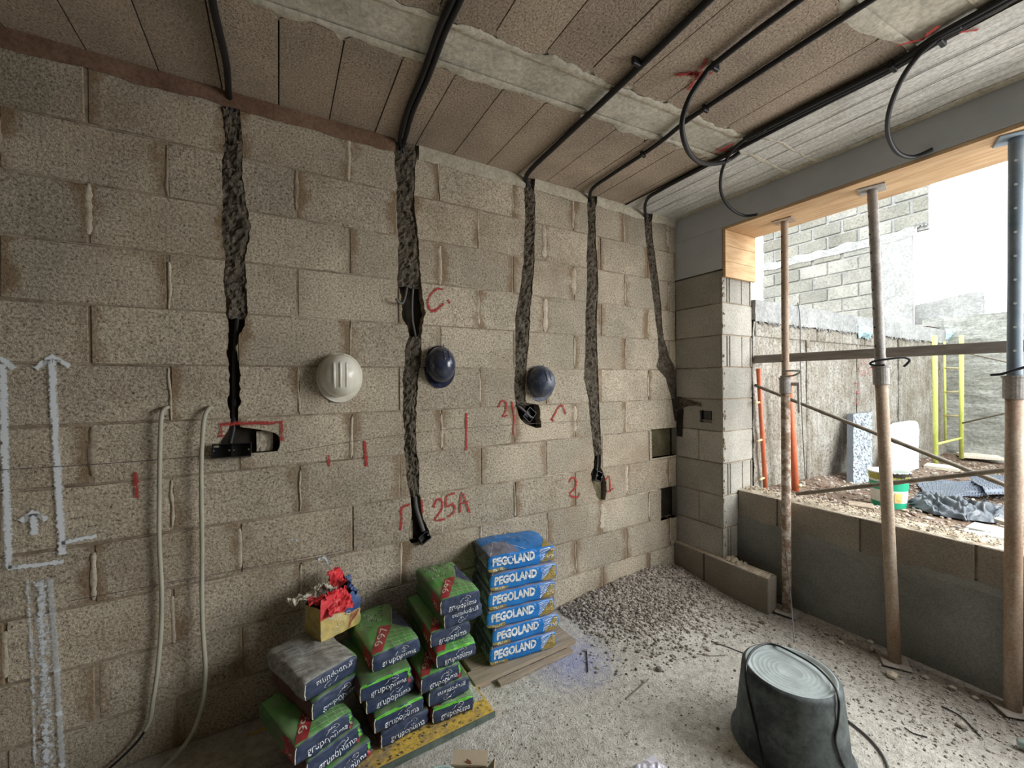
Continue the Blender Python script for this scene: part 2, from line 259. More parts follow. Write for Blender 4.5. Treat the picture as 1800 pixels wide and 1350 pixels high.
# ------------------------------------------------------------------ mesh helpers
class MB:
    def __init__(s): s.v = []; s.f = []; s.m = []; s.uv = {}
    def add(s, vs, fs, mi=0):
        b = len(s.v); s.v += [Vector(v) for v in vs]; s.f += [tuple(b+i for i in f) for f in fs]; s.m += [mi]*len(fs)
    def box(s, lo, hi, mi=0, M=None, ch=0.0):
        x0, y0, z0 = lo; x1, y1, z1 = hi
        if ch <= 0:
            vs = [(x0,y0,z0),(x1,y0,z0),(x1,y1,z0),(x0,y1,z0),(x0,y0,z1),(x1,y0,z1),(x1,y1,z1),(x0,y1,z1)]
            fs = [(0,3,2,1),(4,5,6,7),(0,1,5,4),(1,2,6,5),(2,3,7,6),(3,0,4,7)]
        else:
            bm = bmesh.new(); bmesh.ops.create_cube(bm, size=1)
            for v in bm.verts: v.co = Vector(((x0+x1)/2+v.co.x*(x1-x0), (y0+y1)/2+v.co.y*(y1-y0), (z0+z1)/2+v.co.z*(z1-z0)))
            bmesh.ops.bevel(bm, geom=list(bm.edges), offset=ch, segments=1, affect='EDGES')
            bm.verts.index_update(); vs = [v.co.copy() for v in bm.verts]; fs = [[v.index for v in f.verts] for f in bm.faces]; bm.free()
        if M: vs = [M @ Vector(v) for v in vs]
        s.add(vs, fs, mi)
    def tube(s, pts, r, seg=8, mi=0, cap=True, radii=None, closed=False):
        pts = [Vector(p) for p in pts]; n = len(pts); rings = []
        up = Vector((0, 0, 1)); prev = None
        for i, p in enumerate(pts):
            a = pts[i-1] if (i > 0 or closed) else p; b = pts[(i+1) % n] if (i < n-1 or closed) else p
            t = (b-a).normalized()
            if prev is None:
                q = up if abs(t.z) < 0.9 else Vector((1, 0, 0)); u = t.cross(q).normalized()
            else: u = (prev - t*prev.dot(t)).normalized()
            w = t.cross(u); prev = u; rr = radii[i] if radii else r
            rings.append([p + (u*math.cos(2*math.pi*k/seg) + w*math.sin(2*math.pi*k/seg))*rr for k in range(seg)])
        b0 = len(s.v); s.v += [v for rg in rings for v in rg]
        for i in range(n if closed else n-1):
            for k in range(seg):
                a = b0+i*seg+k; b = b0+i*seg+(k+1) % seg; j = (i+1) % n
                s.f.append((a, b, b0+j*seg+(k+1) % seg, b0+j*seg+k)); s.m.append(mi)
        if cap and not closed:
            s.f.append(tuple(b0+k for k in range(seg))[::-1]); s.m.append(mi)
            s.f.append(tuple(b0+(n-1)*seg+k for k in range(seg))); s.m.append(mi)
    def grid(s, P, nu, nv, mi=0, flip=False):
        b = len(s.v); s.v += [Vector(P(i/nu, j/nv)) for j in range(nv+1) for i in range(nu+1)]
        for j in range(nv):
            for i in range(nu):
                a = b+j*(nu+1)+i; q = (a, a+1, a+nu+2, a+nu+1)
                s.f.append(q[::-1] if flip else q); s.m.append(mi)
    def lathe(s, prof, cen, seg=32, mi=0, axis=None, M=None):
        b = len(s.v); n = len(prof)
        for (r, z) in prof:
            for k in range(seg):
                a = 2*math.pi*k/seg; v = Vector((r*math.cos(a), r*math.sin(a), z))
                if M: v = M @ v
                s.v.append(v + Vector(cen))
        for i in range(n-1):
            for k in range(seg):
                s.f.append((b+i*seg+k, b+i*seg+(k+1) % seg, b+(i+1)*seg+(k+1) % seg, b+(i+1)*seg+k)); s.m.append(mi)
    def ribbon(s, pts, w, nrm, mi=0):
        """flat ribbon with UVs (v across)"""
        pts = [Vector(p) for p in pts]; nrm = Vector(nrm); b = len(s.v); n = len(pts)
        for i, p in enumerate(pts):
            t = (pts[min(i+1, n-1)]-pts[max(i-1, 0)]).normalized(); sd = nrm.cross(t).normalized()
            ww = w[i] if isinstance(w, (list, tuple)) else w
            s.v += [p - sd*ww/2, p, p + sd*ww/2]
            for k in range(3): s.uv[b+i*3+k] = (i/(n-1), k/2)
        for i in range(n-1):
            for k in range(2):
                a = b+i*3+k; s.f.append((a, a+3, a+4, a+1)); s.m.append(mi)
    def build(s, name, mats, parent=None, smooth=False, loc=None, local=False):
        if not isinstance(mats, (list, tuple)): mats = [mats]
        me = bpy.data.meshes.new(name); off = Vector((0, 0, 0))
        if not local:
            if loc is not None: off = Vector(loc)
            elif parent is not None: off = wloc(parent)
        me.from_pydata([v-off for v in s.v], [], s.f)
        for m in mats: me.materials.append(m)
        me.polygons.foreach_set('material_index', s.m)
        if smooth: me.polygons.foreach_set('use_smooth', [True]*len(me.polygons))
        if s.uv:
            uvl = me.uv_layers.new(name='UVMap')
            for l in me.loops: uvl.data[l.index].uv = s.uv.get(l.vertex_index, (0, 0))
        me.update()
        o = bpy.data.objects.new(name, me); COL.objects.link(o)
        if parent is not None:
            o.parent = parent
            if not local and loc is not None: o.location = off - wloc(parent)
        elif not local: o.location = off
        return o
def wloc(o):
    l = Vector((0, 0, 0))
    while o is not None: l = l + Vector(o.location); o = o.parent
    return l
def smooth_obj(o):
    o.data.polygons.foreach_set('use_smooth', [True]*len(o.data.polygons))
def thing(name, label, cat, loc, rz=0, group=None):
    o = bpy.data.objects.new(name, None); COL.objects.link(o); o.location = loc; o.rotation_euler = (0, 0, rz)
    o['label'] = label; o['category'] = cat; o.empty_display_size = 0.1
    if group: o['group'] = group
    return o
def tag(o, label, cat, group=None, kind=None):
    o['label'] = label; o['category'] = cat
    if group: o['group'] = group
    if kind: o['kind'] = kind
    return o
def struct(o, label=None):
    o['kind'] = 'structure'
    if label: o['label'] = label
    return o
def catmull(pts, n=8):
    pts = [Vector(p) for p in pts]; out = []
    for i in range(len(pts)-1):
        p0 = pts[max(i-1, 0)]; p1 = pts[i]; p2 = pts[i+1]; p3 = pts[min(i+2, len(pts)-1)]
        for k in range(n):
            t = k/n; out.append(0.5*((2*p1) + (p2-p0)*t + (2*p0-5*p1+4*p2-p3)*t*t + (3*p1-p0-3*p2+p3)*t**3))
    out.append(pts[-1]); return out
def rot_axis(d):  # matrix turning +z to d
    return Vector(d).normalized().to_track_quat('Z', 'Y').to_matrix().to_4x4()

# ------------------------------------------------------------------ holes and chases in the main wall
def interp(tab, z):   # tab sorted by z descending: (z, xl, xr)
    if z >= tab[0][0]: return tab[0][1], tab[0][2]
    for (za, a, b), (zb, c, d) in zip(tab, tab[1:]):
        if zb <= z <= za:
            t = (za-z)/(za-zb) if za > zb else 0; return a+(c-a)*t, b+(d-b)*t
    return tab[-1][1], tab[-1][2]
class Hole:
    def __init__(s, rows, seed, jit=0.010):
        s.tab = []
        for (y, xl, xr) in rows:
            a = onY(xl, y, WY); b = onY(xr, y, WY); s.tab.append(((a.z+b.z)/2, a.x, b.x))
        s.za = s.tab[0][0]; s.zb = s.tab[-1][0]; s.seed = seed; s.jit = jit
    def at(s, z):
        z = min(max(z, s.zb), s.za); l, r = interp(s.tab, z); j = s.jit
        l += j*(1.2*nz(z*9, s.seed)+1.2*nz(z*30, s.seed+3)+0.6*nz(z*75, s.seed+5)); r += j*(1.2*nz(z*9, s.seed+7)+1.2*nz(z*30, s.seed+11)+0.6*nz(z*75, s.seed+13))
        if r < l+0.004: r = l+0.004
        return l, r
H1 = Hole([(178,388,421),(240,394,426),(300,390,426),(345,390,430),(370,392,437),(400,388,440),(450,394,432),(500,394,432),(548,396,436),(560,398,431),
           (575,402,430),(592,400,418),(620,396,416),(640,401,420),(662,402,422),(690,402,421),(705,396,422),(722,402,420),(738,405,420),(752,403,422),
           (757,400,458),(762,394,482),(772,385,492),(785,384,492),(795,440,488)], 1, 0.006)
H2 = Hole([(245,692,735),(300,694,730),(340,698,728),(380,698,730),(420,700,736),(470,700,738),(505,700,742),(520,704,742),(545,707,748),(560,707,746),(575,717,742),(595,717,740),
           (610,712,741),(640,712,740),(660,708,736),(700,708,732),(760,710,731),(800,712,734),(850,716,738),(872,722,738),(905,724,742),(925,718,748),(935,716,754),(945,718,756),(952,724,754)], 2, 0.006)
H3 = Hole([(305,920,938),(340,922,940),(380,924,942),(420,922,940),(460,920,940),(500,916,936),(560,906,932),(600,906,930),(640,906,926),(680,904,924),(708,906,924),
           (712,906,946),(722,910,950),(735,914,950),(745,924,952),(752,942,951)], 3, 0.005)
H4 = Hole([(338,1031,1047),(400,1034,1047),(450,1032,1050),(500,1032,1052),(560,1029,1049),(620,1029,1050),(665,1026,1052),(700,1034,1053),(760,1040,1056),(795,1044,1058),
           (800,1045,1058),(822,1044,1056),(830,1038,1060),(850,1042,1066),(868,1048,1066),(880,1054,1064)], 4, 0.004)
H5 = Hole([(358,1130,1143),(420,1135,1148),(480,1142,1156),(540,1150,1163),(590,1156,1166),(625,1158,1176),(645,1153,1187),(665,1170,1188),(700,1180,1189),(740,1186,1190)], 5, 0.004)
H6 = Hole([(753,1145,1189.2),(803,1146,1189.8)], 6, 0.0005)
H7 = Hole([(856,1162,1190),(912,1162,1190.2)], 7, 0.0005)
HOLES = [H1, H2, H3, H4, H5, H6, H7]
COURSE = 0.255; Z0 = -0.025
zs_j = [Z0 + COURSE*i for i in range(13)]       # joints, last 3.035

def carve(mb, x0, x1, z0, z1, yf, depth, dz=0.013, jitter=0.0, seed=0, rim=True):
    """front sheet of a block with the holes cut out, plus its side faces"""
    act = [h for h in HOLES if h.za > z0 and h.zb < z1 and min(t[1] for t in h.tab)-0.03 < x1 and max(t[2] for t in h.tab)+0.03 > x0]
    cuts = {z0, z1}
    for h in act:
        for q in (h.za, h.zb):
            if z0 < q < z1: cuts.add(q)
    cuts = sorted(cuts); levels = []
    for a, b in zip(cuts, cuts[1:]):
        n = max(1, int((b-a)/dz)) if act else 1
        levels += [(a+(b-a)*i/n, a+(b-a)*(i+1)/n) for i in range(n)]
    for za, zb in levels:
        mid = (za+zb)/2; hs = [h for h in act if h.zb < mid < h.za]
        def segs(z):
            iv = sorted(h.at(z) for h in hs); out = []; cur = x0
            for l, r in iv: out.append((cur, max(cur, min(l, x1)))); cur = max(cur, min(r, x1)) if r > x0 else cur
            out.append((cur, x1)); return out
        sa, sb = segs(za), segs(zb)
        for i, ((a0, a1), (b0, b1)) in enumerate(zip(sa, sb)):
            if a1-a0 < 1e-3 and b1-b0 < 1e-3: continue
            y = yf
            vs = [(a0, y, za), (a1, y, za), (b1, y, zb), (b0, y, zb), (a0, y+depth, za), (a1, y+depth, za), (b1, y+depth, zb), (b0, y+depth, zb)]
            fs = [(0, 1, 2, 3), (1, 5, 6, 2), (4, 0, 3, 7)]
            if za == z0 or not act or any(abs(za-c) < 1e-6 for c in cuts): fs.append((4, 5, 1, 0))
            if zb == z1 or not act or any(abs(zb-c) < 1e-6 for c in cuts): fs.append((3, 2, 6, 7))
            mb.add(vs, fs)
    return bool(act)

# ------------------------------------------------------------------ SETTING: main block wall
mb = MB(); mb.box((-2.4, WY+0.075, -0.05), (RX+0.42, WY+0.22, CZ+0.1))
wall = struct(mb.build('wall_front', [DARK], loc=(0, 0, 0)), 'long wall of bare grey-brown aggregate blocks with cut cable chases')
mb = MB()
for a, b in zip([-2.4, -0.9, 0.0, 0.9, 1.8, 2.4], [-0.9, 0.0, 0.9, 1.8, 2.4, RX]):
    carve(mb, a, b, 0.0, CZ-0.002, WY+0.005, 0.05, 0.02)
mb.build('mortar_joint', [MORTAR], wall)
XL, XR = -2.4, RX
variants = []
for k in range(4):
    m = MB(); m.box((-0.2535, 0, -0.1225), (0.2535, 0.07, 0.1225), ch=0.004)
    rr = random.Random(k)
    for v in m.v:
        v.x += rr.uniform(-0.002, 0.002); v.z += rr.uniform(-0.0022, 0.0022); 
        if v.y < 0.02: v.y += rr.uniform(-0.001, 0.0015)
    me = bpy.data.meshes.new('brick'); me.from_pydata([v[:] for v in m.v], [], m.f); me.materials.append(BLOCK); variants.append(me)
def head_offset(i):   # i = course index from the floor
    return 0.865 if i % 2 == 1 else 1.127
heads = []
for i in range(12):
    z0, z1 = zs_j[i], zs_j[i+1]; z0 = max(z0, 0.0)
    off = head_offset(i); k0 = math.floor((XL-off)/0.519); x = off + 0.519*k0
    # course parity: z 1.25..1.505 (i=5) has heads at .865, z .995..1.25 (i=4) at 1.127
    while x < XR:
        a, b = max(x, XL), min(x+0.519, XR)
        if b-a > 0.04:
            g = 0.006; jx = random.uniform(-0.004, 0.004); yo = random.uniform(-0.002, 0.0035)
            touched = any(h.za > z0 and h.zb < z1 and min(t[1] for t in h.tab)-0.02 < b and max(t[2] for t in h.tab)+0.02 > a for h in HOLES)
            if touched or b-a < 0.51 or z1-z0 < 0.25:
                m = MB(); carve(m, a+g, b-(g if b < XR else 0.001), z0+g*0.8, z1-g*0.8, WY+yo, 0.07)
                if m.v:
                    cx = (a+b)/2; m.build('brick', [BLOCK], wall, loc=(cx, WY, (z0+z1)/2))
            else:
                o = bpy.data.objects.new('brick', random.choice(variants)); COL.objects.link(o); o.parent = wall
                o.location = ((a+b)/2+jx, WY+yo, (z0+z1)/2)
                if random.random() < 0.5: o.rotation_euler = (0, random.uniform(-0.004, 0.004), 0)
            heads.append((x, z0, z1, i))
        x += 0.519
# mortar strip under the ceiling: cream to the right, reddish to the left
def strip(x0, x1, mat, nm, zc0, thick, seed):
    m = MB(); n = int((x1-x0)/0.03)
    def P(u, v):
        x = x0+(x1-x0)*u; lo = zc0+0.014*nz(x*5, seed)+0.008*nz(x*21, seed)
        z = lo + (CZ-0.001-lo)*v; y = WY-0.004-thick*math.sin(math.pi*min(1, v*0.9+0.1))*(0.8+0.6*nz(x*8, v*2, seed))-(0.012*v)
        return (x, y, z)
    m.grid(P, n, 4); o = m.build(nm, [mat], wall); smooth_obj(o)
xa = onY(700, 245, WY).x; xb = onY(735, 250, WY).x
strip(-2.35, xa-0.02, REDDUST, 'mortar_strip', 3.005, 0.006, 3.3)
strip(xb, onY(922, 300, WY).x, CREAM, 'mortar_strip', 3.000, 0.008, 5.1)
strip(onY(938, 300, WY).x, onY(1031, 330, WY).x, CREAM, 'mortar_strip', 3.005, 0.008, 6.1)
strip(onY(1047, 330, WY).x, onY(1131, 350, WY).x, CREAM, 'mortar_strip', 3.005, 0.008, 7.1)
strip(onY(1144, 350, WY).x, RX, CREAM, 'mortar_strip', 3.005, 0.008, 8.1)
# smears: mortar ridges on head and bed joints
def ridge(x0, z0, x1, z1, w, mat, seed, name='mortar_ridge', th=0.004):
    m = MB(); L = math.hypot(x1-x0, z1-z0); n = max(3, int(L/0.015)); dx, dz = (x1-x0)/L, (z1-z0)/L
    def P(u, v):
        ww = w*(0.55+0.9*abs(nz(u*L*22, seed))+0.5*abs(nz(u*L*50, seed+1)))*(0.5+0.5*min(1, 12*u, 12*(1-u))); o = (v-0.5)*ww + 0.007*nz(u*L*12, seed+4)
        return (x0+dx*L*u-dz*o, WY+0.001-th*math.sin(math.pi*v)*(0.7+0.8*abs(nz(u*L*25, seed+2))), z0+dz*L*u+dx*o)
    m.grid(P, n, 4); o = m.build(name, [mat], wall); smooth_obj(o)
rr = random.Random(5)
def near_hole(x, z, d=0.05):
    return any(h.zb-0.02 < z < h.za+0.02 and h.at(z)[0]-d < x < h.at(z)[1]+d for h in HOLES)
for (x, z0, z1, i) in heads:
    if x < -1.5 or x > 2.95 or near_hole(x, (z0+z1)/2) or z0 < 0.2: continue
    r = rr.random()
    if r < 0.75: ridge(x, z0+rr.uniform(0.0, 0.05), x+rr.uniform(-.004, .004), z1-rr.uniform(0, 0.04), rr.choice([0.014, 0.020, 0.040 if x > 1.4 else 0.026]), SMEAR if (x > 0.3 or rr.random() < .5) else MORTAR, rr.uniform(0, 99))
for i in range(1, 12):
    z = zs_j[i]; x = -1.4
    while x < 2.7:
        L = rr.uniform(0.15, 0.6)
        if rr.random() < 0.42 and not any(near_hole(x+L*t, z, 0.03) for t in (0, .2, .4, .6, .8, 1)) and x+L < 2.95:
            ridge(x, z, x+L, z+rr.uniform(-.003, .003), 0.010, SMEAR if rr.random() < 0.45 else MORTAR, rr.uniform(0, 99), th=0.003)
        x += L+rr.uniform(0.02, 0.3)

# mortar filling of the chases: rough strip, a few millimetres proud or recessed
def fill(h, ytop, ybot, seed, name='chase_fill'):
    zt = onY(900, ytop, WY).z if not isinstance(ytop, float) else ytop
    zb = onY(900, ybot, WY).z if not isinstance(ybot, float) else ybot
    m = MB(); n = int((zt-zb)/0.012)
    def P(u, v):
        z = zt+(zb-zt)*v; l, r = h.at(z); l -= 0.007; r += 0.007
        edge = min(1, 5*min(u, 1-u)) ; tt = min(1, 10*min(v, 1-v)+0.3)
        y = WY+0.012-edge*(0.006+0.016*nz(l*7+u*1.5, z*13, seed)+0.016*nz(u*5, z*42, seed+3)+0.010*nz(u*11, z*95, seed+5))*1.2
        x = l+(r-l)*u + 0.006*nz(z*20, u*2, seed+9)*(1 if 0 < u < 1 else 0)
        return (x, y, z+0.012*nz(u*5, seed)*(1 if v in (0, 1) else 0))
    m.grid(P, 10, n, flip=True); return m.build(name, [CHASE], wall)
def zat(px, py): return onY(px, py, WY).z
fill(H1, zat(405, 178), zat(415, 560), 1.1)
fill(H2, zat(712, 245), zat(722, 506), 2.1)
fill(H2, zat(725, 592), zat(728, 874), 2.7)
fill(H3, zat(930, 305), zat(916, 712), 3.1)
fill(H4, zat(1040, 338), zat(1050, 800), 4.1)
fill(H5, zat(1137, 358), zat(1186, 700), 5.1)
# backs of the open pockets
def pocket_back(x0, x1, z0, z1, mat, y=WY+0.066):
    m = MB(); m.grid(lambda u, v: (x0+(x1-x0)*u, y+0.006*nz(u*5, v*5, x0), z0+(z1-z0)*v), 8, 8); m.build('cavity_back', [mat], wall)
a = onY(450, 760, WY); b = onY(480, 800, WY); pocket_back(a.x, b.x, b.z, a.z, SMEAR, WY+0.045)
a = onY(1143, 752, WY); b = onY(1190, 805, WY); pocket_back(a.x, RX, b.z, a.z, OCHRE)
a = onY(716, 918, WY); b = onY(728, 950, WY); pocket_back(a.x, b.x, b.z, a.z, SMEAR, WY+0.03)
a = onY(1044, 848, WY); b = onY(1062, 882, WY); pocket_back(a.x, b.x, b.z, a.z, OCHRE, WY+0.035)

# spray paint and chalk lines (flat marks)
def mark(pxs, w, mat, name='paint_mark', y=None, plane='Y', val=WY-0.0045, sm=6):
    if mat is REDSPRAY: w = w*(2.3 if w < 0.0215 else 1.75)
    fn = {'Y': onY, 'X': onX, 'Z': onZ}[plane]
    pts = [fn(px, py, val) for px, py in pxs]
    if len(pts) > 2 and sm: pts = catmull(pts, sm)
    else:
        pts = [pts[0].lerp(pts[-1], t/10) for t in range(11)] if len(pts) == 2 else pts
    nr = {'Y': (0, -1, 0), 'X': (-1, 0, 0), 'Z': (0, 0, -1)}[plane]
    m = MB(); m.ribbon(pts, w, nr); return m.build(name, [mat], wall)
rd = 0.024
mark([(779,509),(768,508),(757,518),(752,532),(757,545),(768,544),(780,533)], rd, REDSPRAY)
mark([(787,527),(791,533)], 0.022, REDSPRAY)
mark([(704,932),(706,912),(706,893),(721,886)], 0.018, REDSPRAY, sm=3)
mark([(741,878),(742,890),(743,902)], 0.015, REDSPRAY)
mark([(762,892),(768,878),(776,880),(777,893),(770,905),(764,914),(774,914),(783,912)], 0.016, REDSPRAY)
mark([(800,867),(786,872),(785,890),(795,886),(800,893),(796,903),(787,908)], 0.016, REDSPRAY)
mark([(809,901),(812,866),(820,884),(826,902)], 0.015, REDSPRAY, sm=3); mark([(808,886),(824,881)], 0.014, REDSPRAY)
mark([(1000,848),(1005,840),(1012,842),(1012,856),(1003,866),(1004,872),(1016,874),(1018,866)], 0.017, REDSPRAY)
mark([(1064,845),(1071,838),(1073,860),(1074,864)], 0.016, REDSPRAY); mark([(1067,865),(1079,858)], 0.014, REDSPRAY)
mark([(877,716),(882,705),(890,708),(889,722),(884,732),(893,730)], 0.014, REDSPRAY); mark([(900,706),(904,732),(902,764)], 0.016, REDSPRAY)
mark([(970,738),(976,727),(982,716),(988,713),(995,728)], 0.018, REDSPRAY); mark([(968,736),(975,740)], 0.026, REDSPRAY)
mark([(820,726),(820,792)], 0.022, REDSPRAY); mark([(641,775),(644,820)], 0.026, REDSPRAY); mark([(577,800),(579,820)], 0.022, REDSPRAY); mark([(238,830),(241,875)], 0.024, REDSPRAY)
mark([(390,768),(388,746),(440,744),(495,742),(495,775)], 0.030, REDSPRAY, sm=0)
mark([(1505,0),(1506,1)], 0.001, REDSPRAY)
for seg_ in ([(0,628),(25,648)], [(62,648),(92,626),(122,645)], [(36,917),(57,900),(82,914)]): mark(seg_, 0.050, WSPRAY, sm=0)
mark([(5,640),(8,760),(12,880),(16,1000)], 0.052, WSPRAY); mark([(91,632),(96,740),(103,860),(110,975)], 0.052, WSPRAY)
mark([(14,998),(60,994),(112,987)], 0.045, WSPRAY); mark([(58,903),(60,922),(60,940)], 0.050, WSPRAY); mark([(108,955),(140,948),(170,942)], 0.040, WSPRAY)
mark([(48,1020),(55,1150),(62,1350)], 0.042, WSPRAY2); mark([(88,1018),(98,1150),(110,1350)], 0.045, WSPRAY); mark([(70,1020),(76,1150),(84,1350)], 0.13, WSPRAY2)
mark([(558,985),(570,980),(578,994)], 0.05, WSPRAY2); mark([(508,947),(524,950)], 0.05, WSPRAY2)
mark([(0,826),(200,814),(400,798)], 0.007, CHALK); mark([(500,797),(640,773),(820,752),(1090,736)], 0.005, CHALK)
mark([(120,1057),(360,1012),(600,968)], 0.006, CHALK); mark([(230,1040),(420,1003),(590,975)], 0.004, CHALK)
for yy in (900, 1095, 1170):
    pass

# ------------------------------------------------------------------ ceiling: concrete joists with aggregate infill blocks
mb = MB(); mb.box((-2.5, -3.4, CZ+0.03), (RX+0.6, WY+0.2, CZ+0.2))
ceil = struct(mb.build('ceiling', [JOINTDARK], loc=(0, 0, 0)), 'beam and block ceiling of brown infill blocks between concrete joists')
SK_ = -0.07
def joist_y(y, x): return y + SK_*(x-0.6)
BANDS = [(1.505, 1.735), (0.56, 0.80), (-0.38, -0.14), (-1.32, -1.08), (-2.26, -2.02)]
XC = 2.42   # where the poured strip starts
def band(y0, y1, seed):
    m = MB(); n = 120
    def P(u, v):
        x = -2.4+(XC+0.1+2.4)*u
        a = joist_y(y0, x)-0.045-0.02*nz(x*6, seed); b = joist_y(y1, x)+0.05+0.025*nz(x*6, seed+5)
        return (x, a+(b-a)*v, CZ+0.006+0.002*nz(x*8, v*3, seed))
    m.grid(P, n, 6, flip=True); m.build('joist', [CONC], ceil)
    # irregular plaster lips over the block ends
    for s in (0, 1):
        m = MB()
        def Q(u, v):
            x = -2.4+(XC+2.4)*u; base = joist_y((y0, y1)[s], x); w = 0.004+0.045*max(0, nz(x*3.1, seed+s*9)+0.15)+0.022*nz(x*11, seed+s)+0.010*nz(x*30, seed+s)
            d = -1 if s == 0 else 1
            return (x, base+d*(-0.03+(w+0.03)*v), CZ+0.0005-0.0045*math.sin(math.pi*min(1, v*0.8+0.1)))
        m.grid(Q, 260, 4, flip=(s == 1)); m.build('plaster_lip', [CONC], ceil)
for i, (a, b) in enumerate(BANDS): band(a, b, i*3.7)
# ridge line of debris along the joist edge
for (yy, sd) in ((1.505, 1.0), (0.56, 2.0)):
    m = MB()
    def Q(u, v):
        x = -2.3+4.7*u; c = joist_y(yy, x)+0.018; w = 0.03*(0.7+0.6*nz(x*9, sd))
        return (x, c+(v-0.5)*w, CZ-0.002-0.007*abs(nz(x*30, v*3, sd))*math.sin(math.pi*v))
    m.grid(Q, 300, 4, flip=True); m.build('mortar_ridge', [SMEAR], ceil)
rows = [(BANDS[0][1], WY+0.0)] + [(BANDS[i+1][1], BANDS[i][0]) for i in range(4)]
rr = random.Random(3)
for ri, (ya, yb) in enumerate(rows):
    k = 0; x = -2.29
    ph = [0.005, 0.06, 0.11, 0.02, 0.09][ri]
    x = 0.010 - 0.2345*10 + ph
    while x < XC-0.02:
        x1 = min(x+0.2345, XC+0.01); xm = (x+x1)/2
        a = joist_y(ya, xm)-0.0; b = (joist_y(yb, xm) if ri else yb)
        a += rr.uniform(-0.01, 0.015); b -= (rr.uniform(-0.01, 0.015) if ri else 0.0)
        g = 0.0028; c = rr.uniform(0.02, 0.04); zz = CZ + rr.uniform(-0.0015, 0.0015)
        xa_, xb_ = x+g, x1-g
        cb = c if ri else 0.004
        poly = [(xa_, a+c), (xa_+c, a), (xb_-c, a), (xb_, a+c), (xb_, b-cb), (xb_-cb, b), (xa_+cb, b), (xa_, b-cb)]
        m = MB(); n = 8
        m.add([(p[0], p[1], zz) for p in poly]+[(p[0], p[1], zz+0.03) for p in poly], [tuple(range(8))[::-1]]+[(i, (i+1) % 8, 8+(i+1) % 8, 8+i) for i in range(8)])
        m.build('ceiling_block', [VAULT], ceil, loc=(xm, (a+b)/2, zz))
        x += 0.2345
# poured concrete strip beside the beam, in board-wide lengths
m = MB()
def P(u, v):
    y = -3.3+(WY+3.3)*v; x = XC-0.004+(RX-XC+0.004)*u + (0.010*nz(y*4, 3) if u == 0 else 0)
    return (x, y, CZ-0.012+0.003*nz(x*4, y*1.2)+0.002*nz(x*30, y*2))
m.grid(P, 24, 120, flip=True); m.build('poured_strip', [SLAB], ceil)
for xx in (2.56, 2.70, 2.86):
    m = MB()
    def Q(u, v): y = -3.2+5.55*v; return (xx+0.012*nz(y*0.8, xx)+(u-0.5)*0.006*(0.6+nz(y*5, xx)), y, CZ-0.0165-0.002*math.sin(math.pi*u))
    m.grid(Q, 2, 150, flip=True); m.build('board_seam', [PLASTER if xx < 2.8 else CONC], ceil)
m = MB()
def Q(u, v): y = -3.2+5.55*v; w = 0.05+0.03*nz(y*4, 9); return (RX-0.002-w*u, y, CZ-0.014-0.006*(1-u)+0.003*nz(y*20, u*2))
m.grid(Q, 4, 200); m.build('mortar_ridge', [CREAM], ceil)
# cross seam strips on the poured strip (pale, near the first joist)
for (ya, w_) in ((1.46, 0.05), (1.30, 0.03)):
    m = MB()
    m.grid(lambda u, v: (XC+0.02+(RX-XC-0.04)*u, ya+0.02*nz(u*5, ya)+(v-0.5)*w_*(0.6+0.6*nz(u*9, ya)), CZ-0.0165-0.002*math.sin(math.pi*v)), 40, 3, flip=True)
    m.build('mortar_ridge', [CONC], ceil)

# red crosses on the ceiling
def cmark(a, w=0.05):
    pts = [onZ(px, py, CZ-0.0065 if px < 1400 else CZ-0.02) for px, py in a]; pts = [pts[0].lerp(pts[-1], t/10) for t in range(11)] if len(pts) == 2 else catmull(pts, 6)
    m = MB(); m.ribbon(pts, w, (0, 0, -1)); m.build('paint_mark', [REDSPRAY], ceil)
cmark([(1187,132),(1252,128)]); cmark([(1243,104),(1210,158)]); cmark([(1210,128),(1232,136)], 0.08)
cmark([(1256,270),(1290,252)], 0.045); cmark([(1258,262),(1288,268)], 0.045)
cmark([(1578,80),(1625,68)], 0.035); cmark([(1620,70),(1650,45)], 0.05); cmark([(1680,58),(1720,52)], 0.03)

# ------------------------------------------------------------------ right side: pillar, beam, sill
mb = MB(); mb.box((RX+0.03, 2.00, 0.0), (RX+0.37, WY+0.1, 2.84))
wr = struct(mb.build('wall_right', [PBLOCK], loc=(0, 0, 0)), 'window wall with block pillar and low sill wall')
PY = 1.956
